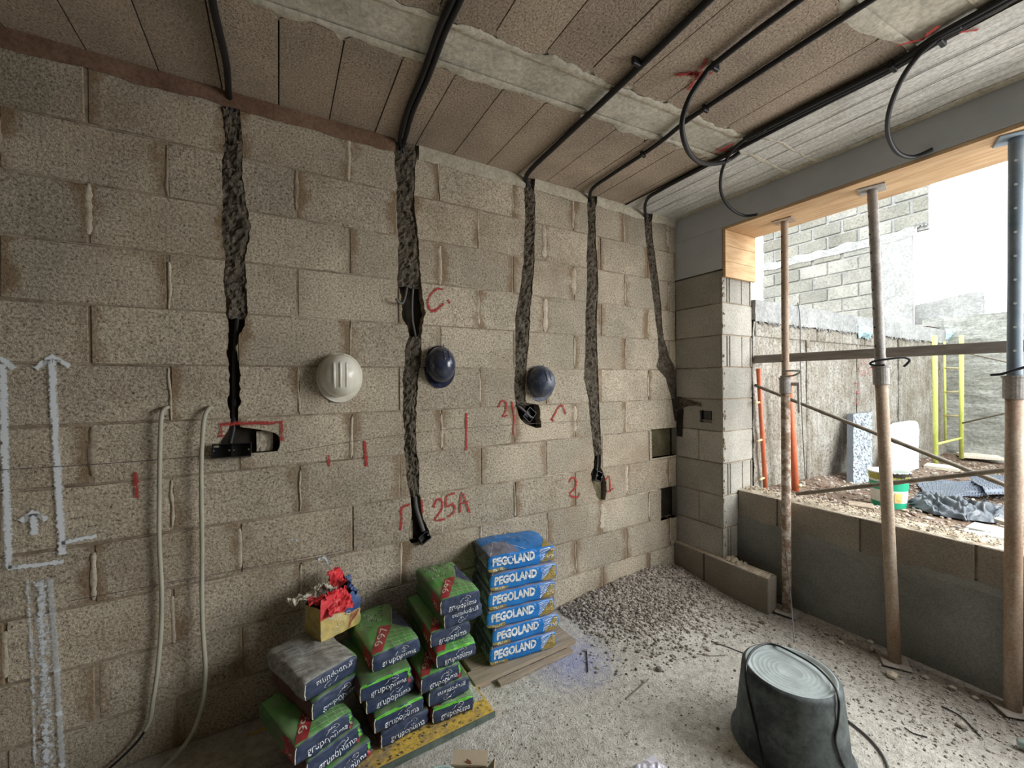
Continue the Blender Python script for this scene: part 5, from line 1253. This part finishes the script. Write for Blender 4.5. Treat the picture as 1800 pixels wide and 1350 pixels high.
while n < 420:
    u, v = rg.uniform(-1.0, -0.01), rg.uniform(0.005, 0.12)
    p = Matrix.Translation((0.915, 1.805, 0)) @ Matrix.Rotation(0.03, 4, 'Z') @ Vector((u, v, 0.0325)); r = 0.0015+0.004*rg.random()**2.5; stone(m, (p.x, p.y, p.z+r*.3), r, rg, rg.random() < .6); n += 1
o = m.build('board_grit', [STONE, STONE2], loc=(0.4, 1.85, 0.03)); tag(o, 'dark grit scattered along the front of the yellow board', 'grit', kind='stuff')

# ------------------------------------------------------------------ upturned rubber tub with a cable over it
TC = Vector((2.015, 0.985, 0)); TH = 0.345
TM = Matrix.Rotation(-0.05, 4, 'X')
def tubR(z): return 0.224-(0.224-0.190)*(z/TH)**1.1
t = thing('rubber_tub', 'upturned dusty black rubber tub on the floor in front of the opening', 'tub', TC)
prof = [(tubR(TH*i/14)+ (0.012 if i == 0 else 0), TH*i/14) for i in range(13)]+[(0.192, TH*0.955), (0.186, TH*0.985), (0.176, TH)]
m = MB(); m.lathe([(0.238, 0.0), (0.240, 0.012), (0.232, 0.022)]+prof[1:], TC, 64); m.build('tub_wall', [TUB], t, smooth=True)
m = MB(); m.lathe([(0.176, TH), (0.168, TH+0.001), (0.160, TH-0.010), (0.150, TH-0.011), (0.147, TH-0.009), (0.144, TH-0.011)]+[(rr_, TH-0.011+dz_) for q_ in (0.122, 0.104, 0.086, 0.068, 0.050) for rr_, dz_ in ((q_+0.003, 0), (q_, 0.0010), (q_-0.003, 0))]+[(0.0, TH-0.011)], TC, 64); m.build('tub_base', [TUBTOP], t, smooth=True)
def on_tub(px, py, lift=0.006):
    d = ray(px, py).normalized(); best = None
    for i in range(900):
        p = CAM+d*(1.0+i*0.002); q = p-TC; rad = math.hypot(q.x, q.y); 
        dz = q.z-TH; dr = rad-tubR(max(0, min(TH, q.z)))
        dist = max(dz, dr)
        if best is None or dist < best[0]: best = (dist, p)
        if dist < lift or p.z < 0.01: return p
    return best[1]
pts = [on_tub(*q) for q in ((1346,1360),(1335,1315),(1324,1262),(1313,1210),(1311,1175),(1320,1148),(1340,1133),(1362,1133),(1395,1148),(1432,1170),(1462,1200),(1474,1228),(1473,1268),(1468,1300),(1478,1335),(1492,1362))]
c = catmull(pts, 6); m = MB(); m.tube(c, 0.0045, 8); tag(m.build('cable', [CABLEB], loc=pts[0], smooth=True), 'black cable draped over the upturned tub', 'cable')
pts = []
for px, py in ((1484,1262),(1505,1278),(1528,1298),(1550,1325),(1562,1352),(1566,1375)):
    p = onZ(px, py, 0.008); pts.append(Vector((p.x, p.y, fz(p.x, p.y)+0.007)))
m = MB(); m.tube(catmull(pts, 6), 0.005, 8); tag(m.build('cable', [CABLEG], loc=pts[0], smooth=True), 'grey cable curving over the floor to the right of the tub', 'cable')
# wire hanging from the sill down beside the left prop
pts = [onX(1368, 885, 3.21), onX(1372, 892, 3.195), onX(1376, 930, 3.17), Vector(onX(1384, 1000, 3.05)), Vector(onX(1390, 1050, 2.9)), Vector(onX(1394, 1100, 2.62)), Vector(onX(1396, 1128, 2.48))]
pts[-1].z = max(pts[-1].z, 0.05)
m = MB(); m.tube(catmull(pts, 6), 0.0032, 8); tag(m.build('wire', [CABLEG], loc=pts[0], smooth=True), 'thin grey wire falling from the sill beside the left prop', 'wire')

# ------------------------------------------------------------------ things cut by the lower edge of the picture
p = onZ(832, 1343, 0.12)
t = thing('cardboard_box', 'open brown cardboard box at the bottom edge in front of the sacks', 'box', (p.x, p.y, 0), 0)
bx0 = onZ(792, 1345, 0.12); bx1 = onZ(858, 1348, 0.12); M = Matrix.Translation((bx0.x, bx0.y, 0)) @ Matrix.Rotation(math.atan2(bx1.y-bx0.y, bx1.x-bx0.x), 4, 'Z'); bw = (bx1-bx0).length
for lo, hi, mt, nm in (((0, -0.002, 0), (bw, 0.002, 0.12), CARD, 'side_panel'), ((0, -0.17, 0), (0.004, 0, 0.12), CARD, 'side_panel'), ((bw-0.004, -0.17, 0), (bw, 0, 0.12), CARD, 'side_panel'), ((0, -0.172, 0), (bw, -0.168, 0.12), CARD, 'side_panel'), ((0, -0.17, 0.004), (bw, 0, 0.008), CARDIN, 'bottom_panel')):
    m = MB(); m.box(lo, hi, M=M); m.build(nm, [mt], t)
m = MB(); m.box((0.004, 0, 0), (bw-0.006, 0.062, 0.0035), M=M @ Matrix.Translation((0, 0, 0.12)) @ Matrix.Rotation(0.12, 4, 'X')); m.build('flap', [CARD], t)
m = MB(); m.box((0, -0.16, 0), (0.05, -0.004, 0.0035), M=M @ Matrix.Translation((bw, 0, 0.12)) @ Matrix.Rotation(-0.9, 4, 'Y')); m.build('flap', [CARD], t)
q = onZ(822, 1352, 0.10); m = MB()
m.add([(q.x-0.05, q.y-0.10, 0.01), (q.x+0.05, q.y-0.11, 0.01), (q.x+0.045, q.y-0.01, 0.012), (q.x-0.035, q.y-0.02, 0.012), (q.x+0.0, q.y+0.010, 0.135), (q.x+0.012, q.y-0.004, 0.132)], [(0, 1, 2, 3), (0, 4, 5, 1), (1, 5, 2), (2, 5, 4, 3), (3, 4, 0)])
tag(m.build('brick_shard', [TERRA], loc=(q.x, q.y, 0)), 'pointed reddish-brown brick shard standing in the cardboard box', 'brick')
q = onZ(768, 1368, 0.13); m = MB(); m.lathe([(0.085, 0.0), (0.098, 0.13), (0.102, 0.132), (0.102, 0.138), (0.094, 0.138), (0.092, 0.125), (0.082, 0.008), (0.0, 0.008)], (q.x-0.015, q.y-0.06, 0.003), 40)
tag(m.build('plastic_bowl', [MINT], loc=(q.x, q.y, 0), smooth=True), 'pale mint plastic bucket rim at the bottom edge left of the cardboard box', 'bucket')
q = onZ(1125, 1352, 0.03); m = MB()
def P(u, v):
    x = (u-0.5)*0.24; y = (v-0.5)*0.22; r = math.hypot(x/0.12, y/0.11); e = max(0, 1-r**2)**0.5 if r < 1 else 0
    return (q.x+x, q.y-0.075+y, 0.006+0.055*e+0.02*nz(u*5, v*5, 3)*e+0.01*nz(u*14, v*14)*e)
m.grid(P, 30, 30); tag(m.build('plastic_bag', [WBAG], loc=(q.x, q.y-0.075, 0), smooth=False), 'crumpled pale lilac plastic bag at the bottom edge of the floor', 'bag')
q = onZ(1797, 1312, 0.02); m = MB(); m.tube([(q.x-0.005, q.y+0.012, 0.03), (q.x+0.03, q.y-0.05, 0.03), (q.x+0.05, q.y-0.12, 0.028)], 0.02, 12, radii=[0.014, 0.022, 0.022]); tag(m.build('plastic_bottle', [MINT], loc=(q.x, q.y, 0), smooth=True), 'pale green plastic bottle end on the floor at the right edge', 'bottle')

# ------------------------------------------------------------------ OUTSIDE
def gz(x, y): return 0.72-0.036*max(0, x-3.6)+0.012*nz(x*1.5, y*1.5)+0.02*nz(x*5, y*5, 2)+0.04*math.exp(-((y-1.92)/0.15)**2)
m = MB(); X0g, X1g, Y0g, Y1g = SX+0.19, 8.25, -9.0, 1.96
m.grid(lambda u, v: (X0g+(X1g-X0g)*u, Y0g+(Y1g-Y0g)*(1-(1-v)**1.6), gz(X0g+(X1g-X0g)*u, Y0g+(Y1g-Y0g)*(1-(1-v)**1.6))), 110, 200)
g = m.build('ground', [SOIL], loc=(0, 0, 0), smooth=True); struct(g, 'reddish-brown soil and rubble yard outside the opening')
m = MB(); m.box((8.25, -40, -0.2), (40, 40, 0.5)); m.box((-20, 2.7, -0.2), (8.25, 40, 0.5)); m.box((-20, -40, -0.2), (8.25, -9, 0.5)); 
struct(m.build('ground', [SOIL], loc=(0, 0, 0)), 'ground beyond the yard')
RWY = 1.95
m = MB()
def P(u, v): x = SX+0.215+(8.22-SX-0.215)*u; z = 0.3+(2.16-0.3)*v; return (x, RWY+0.012*nz(x*2, z*2)+0.006*nz(x*9, z*9), z)
m.grid(P, 200, 70); m.box((SX+0.215, RWY+0.012, 0), (8.22, RWY+0.30, 2.15)); rw = struct(m.build('wall_outer_side', [RETAIN], loc=(0, 0, 0)), 'weathered retaining wall of the yard with pale concrete cap')
m = MB()
def P(u, v):
    x = SX+0.215+(8.3-SX-0.215)*u; lo = 2.155+0.012*nz(x*18, 1)+0.010*nz(x*45, 2); hi = 2.335+0.006*nz(x*2)
    return (x, RWY-0.022+0.004*nz(x*7, v*3), lo+(hi-lo)*v)
m.grid(P, 420, 6); m.box((SX+0.215, RWY-0.02, 2.17), (8.3, RWY+0.30, 2.335)); m.build('wall_cap', [PALE], rw)
m = MB(); rg = random.Random(14)
for k in range(260):
    x = rg.uniform(3.46, 7.9); L = rg.uniform(0.01, 0.045); z = 2.165; r = rg.uniform(0.004, 0.009)
    m.tube([(x, RWY-0.018, z), (x+rg.uniform(-.01, .01), RWY-0.022, z-L*0.6), (x+rg.uniform(-.015, .015), RWY-0.02, z-L)], r, 5, radii=[r, r*0.8, r*0.3])
o = m.build('mortar_drips', [PALE], rw); o['kind'] = 'stuff'
for xx in (4.33, 5.38, 6.5):   # formwork joints
    m = MB(); m.grid(lambda u, v: (xx+(u-0.5)*0.05*(1+0.4*nz(v*6, xx))+0.01*nz(v*3, xx+2), RWY-0.006-0.012*math.sin(math.pi*u), 0.66+1.5*v), 5, 60); m.build('form_joint', [RETAIN], rw)
# block course under the cap, left part
for k in range(5):
    a = 3.46+0.52*k; m = MB(); m.box((a, RWY-0.012, 2.03), (a+0.505, RWY+0.02, 2.15), ch=0.006); m.build('brick', [RETAIN], rw, loc=(a+0.25, RWY, 2.09))
# red writing on the retaining wall
def rmark(pxs, w=0.022, sm=4):
    pts = [onY(px, py, RWY-0.018) for px, py in pxs]; pts = catmull(pts, sm) if len(pts) > 2 else [pts[0].lerp(pts[1], t/6) for t in range(7)]
    m = MB(); m.ribbon(pts, w, (0, -1, 0)); m.build('paint_mark', [REDSPRAY], rw)
rmark([(1510,650),(1509,646),(1514,662)]); rmark([(1516,660),(1517,650),(1519,658),(1521,650),(1522,661)]) 
rmark([(1514,630),(1520,628),(1517,636),(1514,640),(1520,641),(1518,634),(1514,630)], 0.016)
rmark([(1530,645),(1533,655),(1529,660),(1526,650),(1530,645)], 0.02); rmark([(1526,629),(1533,630)], 0.016); rmark([(1530,629),(1531,640)], 0.016)
rmark([(1504,682),(1505,674),(1510,676),(1511,686),(1504,690),(1511,692)], 0.02); rmark([(1507,696),(1507,712)], 0.02); rmark([(1502,700),(1507,713)], 0.018); rmark([(1512,700),(1507,713)], 0.018)
# far wall of the yard
FX = 8.2
m = MB(); m.grid(lambda u, v: (FX+0.02*nz(u*30, v*10)+0.01*nz(u*90, v*40), 1.97-(11.0)*u, 0.2+(2.52-0.2)*v), 160, 50, flip=False); m.box((FX+0.02, -9.0, 0), (FX+0.3, 2.2, 2.52)); fw = struct(m.build('wall_outer_far', [FARWALL], loc=(0, 0, 0)), 'grey concrete wall closing the far side of the yard')
# house of concrete blocks beyond
BX = 9.5
hb = MB(); hb.box((BX+0.03, 2.68, 0.4), (BX+0.12, 5.15, 4.95)); hb.box((BX+0.03, 2.47, 4.19), (BX+0.12, 2.68, 4.95))
house = tag(hb.build('house', [PALE], loc=(BX+1.5, 3.8, 0.4)), 'unfinished block house beyond the retaining wall, overhanging at its upper right', 'building')
rg = random.Random(31); z = 1.95; row = 0
while z < 4.9:
    upper = z > 3.9; y = 5.18-(0.26 if row % 2 else 0)+0.0; right = 2.66 if z < 4.15 else 2.45
    y = 5.18
    first = True
    while y > right+0.05:
        L = 0.26 if (first and row % 2) else 0.50; first = False; y0 = max(y-L, right)
        gg = 0.022 if upper else 0.010
        if not (3.86 < z < 3.95):
            m = MB(); m.box((BX+rg.uniform(-0.004, 0.01), y0+gg, z+gg*0.7), (BX+0.05, y-gg, z+0.25-gg*0.4), ch=0.01); pp = m.build('brick', [FARBLOCK if (rg.random() < (0.85 if upper else 0.35)) else FARPALE], house, loc=(BX+0.02, (y+y0)/2, z+0.12))
        y = y0
    z += 0.255; row += 1
# render smears and floor band on the house
m = MB(); m.grid(lambda u, v: (BX-0.012, 5.2-2.6*u, 4.10+0.03*nz(u*12)+(0.16+0.05*nz(u*9, 4))*v), 50, 4, flip=False); m.build('concrete_band', [PALE], house)
for k in range(8):
    ys = 2.48+0.04*(k % 2)+0.095*(k//4); zs = 4.24+0.045*((k//2) % 2)
    m = MB(); m.box((BX-0.014, ys, zs), (BX+0.01, ys+0.028, zs+0.032)); m.build('hollow_cell', [HOLL], house)
m = MB(); m.grid(lambda u, v: (BX-0.008-0.004*nz(u*4, v*8), 2.66+0.42*u+0.05*nz(v*12)*(u > .5), 2.2+1.95*v), 6, 40, flip=True); m.build('render_patch', [PALE], house)
# low parapets beyond
m = MB(); m.grid(lambda u, v: (9.78+0.01*nz(u*9, v*9), 2.72-0.82*u, 0.5+(2.45+0.10*min(1, u*1.3)+0.02*nz(u*14))*v), 30, 20); m.box((9.80, 1.90, 0.45), (9.88, 2.66, 2.98)); tag(m.build('parapet', [PALE], loc=(9.7, 2.3, 0.45)), 'pale broken parapet wall to the right of the block house', 'wall')
a = onY(1624, 556, 2.05); m = MB(); m.box((a.x, 2.0, 2.34), (a.x+0.9, 2.2, 2.365)); m.box((a.x+0.02, 2.02, 2.385), (a.x+0.95, 2.2, 2.41)); m.box((a.x+0.4, 2.04, 2.364), (a.x+0.5, 2.16, 2.386)); tag(m.build('board_stack', [GREYTUBE], loc=a), 'two dark boards lying on top of the retaining wall cap', 'board')
def rag(px, py, y, sx, sz, label, seed, depth=0.05):
    p = onY(px, py, y); m = MB(); m.grid(lambda u, v: (p.x+(u-0.5)*sx, p.y-depth*math.sin(math.pi*u)*math.sin(math.pi*v)-0.012*nz(u*7, v*7, seed), p.z+(v-0.5)*sz*(0.8+0.5*nz(u*6, seed))), 16, 10)
    o = m.build('plastic_wrap', [CYAN], loc=p); tag(o, label, 'wrap'); md = o.modifiers.new('th', 'SOLIDIFY'); md.thickness = 0.004; md.offset = -1
rag(1520, 584, RWY-0.028, 0.30, 0.16, 'faded cyan wrap hanging from the cap behind the middle prop', 3)
rag(1672, 588, RWY-0.028, 0.45, 0.20, 'faded cyan wrap on the cap near the yellow scaffold', 8)
# thin cable down the retaining wall
c = catmull([onY(1402, 532, RWY-0.03), onY(1406, 560, RWY-0.035), onY(1407, 640, RWY-0.03), onY(1410, 740, RWY-0.03), onY(1415, 830, RWY-0.03), onY(1418, 868, RWY-0.03)], 8)
m = MB(); m.tube(c, 0.004, 6); tag(m.build('cable', [CABLEG], loc=c[0]), 'thin dark cable hanging down the retaining wall beside the left prop', 'cable')

# orange scaffold parts close behind the pillar
t = thing('scaffold', 'orange ladder-like scaffold frame just behind the block pillar', 'scaffold', (3.6, 1.86, 0.75))
a = onY(1333, 648, 1.905); b = onY(1346, 866, 1.905)
m = MB(); m.tube([b, a], 0.017, 12); m.build('upright', [ORANGE], t, smooth=True)
for py in (700, 768, 838):
    f = (py-640)/226; c = a.lerp(b, f); m = MB(); m.tube([c, c+Vector((-0.075, 0.0, -0.008))], 0.009, 8); m.build('rung', [YELRUNG], t, smooth=True)
a = onY(1386, 655, 1.78); b = onY(1399, 868, 1.78); t = thing('scaffold', 'single thick orange scaffold post standing behind the left prop', 'scaffold', (b.x, b.y, 0.7))
m = MB(); m.tube([b+(b-a)*0.05, a], 0.026, 14); m.build('upright', [ORANGE], t, smooth=True)
c = a.lerp(b, 0.93); m = MB(); m.tube([c+Vector((-0.01, -0.035, 0)), c+Vector((0.03, -0.028, 0.006))], 0.011, 8); m.build('lug', [YELRUNG], t)
# yellow scaffold
ZF = lambda x, y: gz(x, y)
t = thing('scaffold', 'yellow-green scaffold frame in the far corner of the yard', 'scaffold', (7.2, 1.7, 0.6))
y1 = 1.70
a1 = onY(1645, 826, 1.70); a0 = onY(1643, 590, 1.70)
b1 = onX(1690, 806, 7.75); b0 = onX(1690, 590, 7.75)
c1 = onX(1662, 775, 7.9); c0 = onX(1660, 600, 7.9)
print('yellow', a1, b1, c1)
for p, q, r in ((a1, a0, 0.023), (b1, b0, 0.023), (c1, c0, 0.013)):
    m = MB(); m.tube([p, q], r, 12); m.build('upright', [YELLOW], t, smooth=True)
for py in (647, 689, 731):
    f = (py-590)/(806-590); q = b0.lerp(b1, f); g2 = (py-600)/(775-600); w_ = c0.lerp(c1, g2); m = MB(); m.tube([q, w_], 0.010, 8); m.build('rung', [YELRUNG], t, smooth=True)
m = MB(); m.tube([a0.lerp(a1, (781-590)/236), b0.lerp(b1, (770-590)/216)], 0.014, 8); m.build('rung', [YELLOW], t, smooth=True)
m = MB(); m.tube([b0.lerp(b1, (744-590)/216), onX(1785, 722, 7.2)], 0.010, 8); m.build('brace', [ROD], t, smooth=True)
m = MB(); m.tube([b0.lerp(b1, (618-590)/216), onX(1785, 640, 7.2)], 0.010, 8); m.build('brace', [ROD], t, smooth=True)
def plank(px0, py0, px1, py1, z, w, th, mat, label, name='plank', rz=0):
    a = onZ(px0, py0, z); b = onZ(px1, py1, z); d = (b-a).normalized(); L = (b-a).length; M = Matrix.Translation(a) @ Matrix.Rotation(math.atan2(d.y, d.x), 4, 'Z')
    zg = max(gz(a.x, a.y), gz(b.x, b.y)); M = Matrix.Translation((0, 0, zg-z+0.002)) @ M
    m = MB(); m.box((0, -w, 0), (L, 0, th), M=M, ch=0.004); o = m.build(name, [mat], loc=(a.x, a.y, zg)); tag(o, label, 'board'); return o
plank(1630, 822, 1690, 829, 0.60, 0.22, 0.04, PALEWOOD, 'pale wooden pad under the near leg of the yellow scaffold')
plank(1680, 806, 1750, 811, 0.55, 0.30, 0.04, PALEWOOD, 'pale wooden plank under the far leg of the yellow scaffold')
# leaning dimpled board
def lean_board(pxl, pxr, pyb, pyt, yb, lean, th, mf, me_, name, label, cat, dim=None, top_round=0.0, zg=None):
    b0_ = onY(pxl, pyb, yb); b1_ = onY(pxr, pyb, yb); x0, x1 = b0_.x, b1_.x; z0 = gz((x0+x1)/2, yb) if zg is None else zg
    zt = onY((pxl+pxr)/2, pyt, yb+lean).z; xt0 = onY(pxl, pyt, yb+lean).x; xt1 = onY(pxr, pyt, yb+lean).x; t = thing(name, label, cat, ((x0+x1)/2, yb, z0))
    H = zt-z0; W = x1-x0
    def P(u, v, o=0.0):
        d = 0
        if dim: d = -0.007*max(0, math.sin(u*W*dim)*math.sin(v*H*dim+1.5*nz(u*5, v*5)))-0.006*nz(u*22, v*30)
        ww = 1
        if top_round and v > 1-top_round: q = (v-(1-top_round))/top_round; ww = 1-0.30*q**4
        xa = x0+(xt0-x0)*v; wv = W+(xt1-xt0-W)*v
        return Vector((xa+wv*(0.5+(u-0.5)*ww), yb+lean*v+d+o+(0.008*nz(u*3, v*6) if top_round else 0), z0+H*v))
    m = MB(); m.grid(lambda u, v: P(u, v), 60 if dim else 16, 90 if dim else 24); m.build('face', [mf], t, smooth=not dim)
    m = MB(); m.grid(lambda u, v: P(u, v, th), 16, 24, flip=True)
    for (f1) in (lambda s_: (0, s_), lambda s_: (1, 1-s_)):
        m.grid(lambda u, v: P(*f1(v), 0.002+th*u), 1, 24)
    m.grid(lambda u, v: P(u, 1, 0.002+th*v), 16, 1); m.build('edge', [me_], t); return t
lean_board(1500, 1533, 862, 726, 1.70, 0.15, 0.05, BLUEMAT, EDGEGREY, 'dimpled_panel', 'blue-grey textured panel leaning upright against the retaining wall', 'panel', dim=85)
lean_board(1574, 1615, 842, 742, 1.72, 0.14, 0.05, FOAM, FOAM, 'foam_slab', 'bright white foam slab with rounded top leaning behind the green pail', 'panel', top_round=0.12)
# green pail
gx = onZ(1562, 880, 0.74); gx.z = gz(gx.x, gx.y)
t = thing('pail', 'green and white plastic pail with torn film on its rim, in the yard', 'bucket', gx)
def pr(z): return 0.098+0.022*(z/0.27)
for (z0_, z1_, mt, nm) in ((0.0, 0.05, GREENP, 'lower_band'), (0.05, 0.14, WHITEP, 'label_band'), (0.14, 0.20, GREENP, 'upper_band'), (0.20, 0.215, WHITEP, 'white_band'), (0.215, 0.27, OLIVEP, 'film_band')):
    m = MB(); m.lathe([(pr(z0_), z0_), (pr(z1_), z1_)], gx, 36); m.build(nm, [mt], t, smooth=True)
m = MB(); m.lathe([(0.121, 0.262), (0.127, 0.265), (0.127, 0.274), (0.118, 0.276), (0.112, 0.26), (0.09, 0.02), (0.0, 0.02)], gx, 36); m.build('rim', [WHITEP], t, smooth=True)
m = MB(); m.grid(lambda u, v: (gx.x+0.128*math.cos(3.2+1.6*u), gx.y+0.128*math.sin(3.2+1.6*u), gx.z+0.275-0.05*v*abs(nz(u*9, 3))-0.02*v+0.015*nz(u*14)), 26, 4); m.build('torn_film', [DARK], t)
m = MB(); 
m.grid(lambda u, v: (gx.x+(pr(0.1)+0.002)*math.cos(3.75+0.45*u), gx.y+(pr(0.1)+0.002)*math.sin(3.75+0.45*u), gx.z+0.055+0.10*v), 8, 3); m.build('label', [YELP], t)
# dimple sheets on the ground
def sheet(pxs, label, mat, n=(70, 50), seed=0, name='dimple_sheet', lift=0.02):
    P4 = [onZ(px, py, 0.68) for px, py in pxs]; t_ = MB()
    def P(u, v):
        p = P4[0].lerp(P4[1], u).lerp(P4[3].lerp(P4[2], u), v); zz = gz(p.x, p.y)+lift+0.03*nz(u*2.2+seed, v*2.2)+0.014*max(0, math.sin(u*n[0]*3.1416*2))*max(0, math.sin(v*n[1]*3.1416*2)); return (p.x, p.y, zz+0.004)
    t_.grid(P, n[0]*6, n[1]*6); o = t_.build(name, [mat], loc=P4[0]); tag(o, label, 'sheet'); md = o.modifiers.new('th', 'SOLIDIFY'); md.thickness = 0.004; md.offset = -1
sheet([(1628,884),(1735,876),(1800,845),(1610,850)], 'dark dimpled drainage sheet lying flat left of the crumpled tarp', BLACKMAT, (22, 9), 1, lift=0.035)
sheet([(1735,882),(1860,878),(1850,830),(1700,838)], 'dark dimpled drainage sheet overlapping at the far right behind the tarp', BLACKMAT, (18, 10), 5, lift=0.065)
# crumpled tarp
c0_ = onZ(1700, 893, 0.74)
m = MB()
def P(u, v):
    ax_ = (onZ(1790, 905, 0.74)-onZ(1598, 880, 0.74)); p = onZ(1598, 880, 0.74)+ax_*u; wd = 0.10+0.30*math.sin(math.pi*min(1, u*1.1))**0.6; nrm_ = Vector((ax_.y, -ax_.x, 0)).normalized()
    q = p+nrm_*(v-0.5)*-wd*1.3
    h = math.sin(math.pi*v)**0.5*min(1, u*8+0.15, (1-u)*8+0.15)
    z = gz(q.x, q.y)+0.015+h*(0.035+0.13*abs(nz(u*6+v*4, v*3, 1))+0.07*abs(nz(u*11-v*6, v*4, 4)))
    return (q.x+0.02*nz(u*9, v*5), q.y+0.03*nz(u*8, v*6, 6), z)
m.grid(P, 110, 50); o = m.build('tarpaulin', [TARP], loc=c0_, smooth=True); tag(o, 'crumpled black plastic tarp heaped on the soil beyond the sill', 'tarp')
plank(1712, 922, 1790, 938, 0.72, 0.16, 0.03, WHITEP, 'white flat board on the soil at the right beside the tarp', 'board')
plank(1690, 938, 1790, 952, 0.72, 0.07, 0.025, WHITEP, 'narrow white board lying nearest the sill at the right', 'board')
plank(1748, 905, 1800, 920, 0.74, 0.05, 0.03, PALEWOOD, 'thin wooden lath on the soil between tarp and white board', 'board')
plank(1490, 878, 1535, 884, 0.76, 0.13, 0.03, OLDWOOD, 'flat pale stone slab on the rubble left of the green pail', 'slab')
# yard rubble
m = MB(); rg = random.Random(77); n = 0
while n < 5200:
    x = rg.uniform(3.44, 7.8); y = rg.uniform(-0.3, 1.92)
    if math.hypot(x-gx.x, y-gx.y) < 0.13: continue
    if x > 5.5 and rg.random() < .5: continue
    r = 0.005+0.016*rg.random()**2.4; y = min(y, RWY-0.03-r); stone(m, (x, y, gz(x, y)+r*0.25), r, rg, 0 if rg.random() < .55 else (1 if rg.random() < .6 else 2)); n += 1
o = m.build('yard_rubble', [STONE, SOIL, SMEAR], loc=(5, 1, 0.7)); tag(o, 'loose rubble and earth clods covering the yard outside', 'rubble', kind='stuff')
print('tris', sum(len(o.data.polygons) for o in bpy.data.objects if o.type == 'MESH'), 'objs', len(bpy.data.objects))
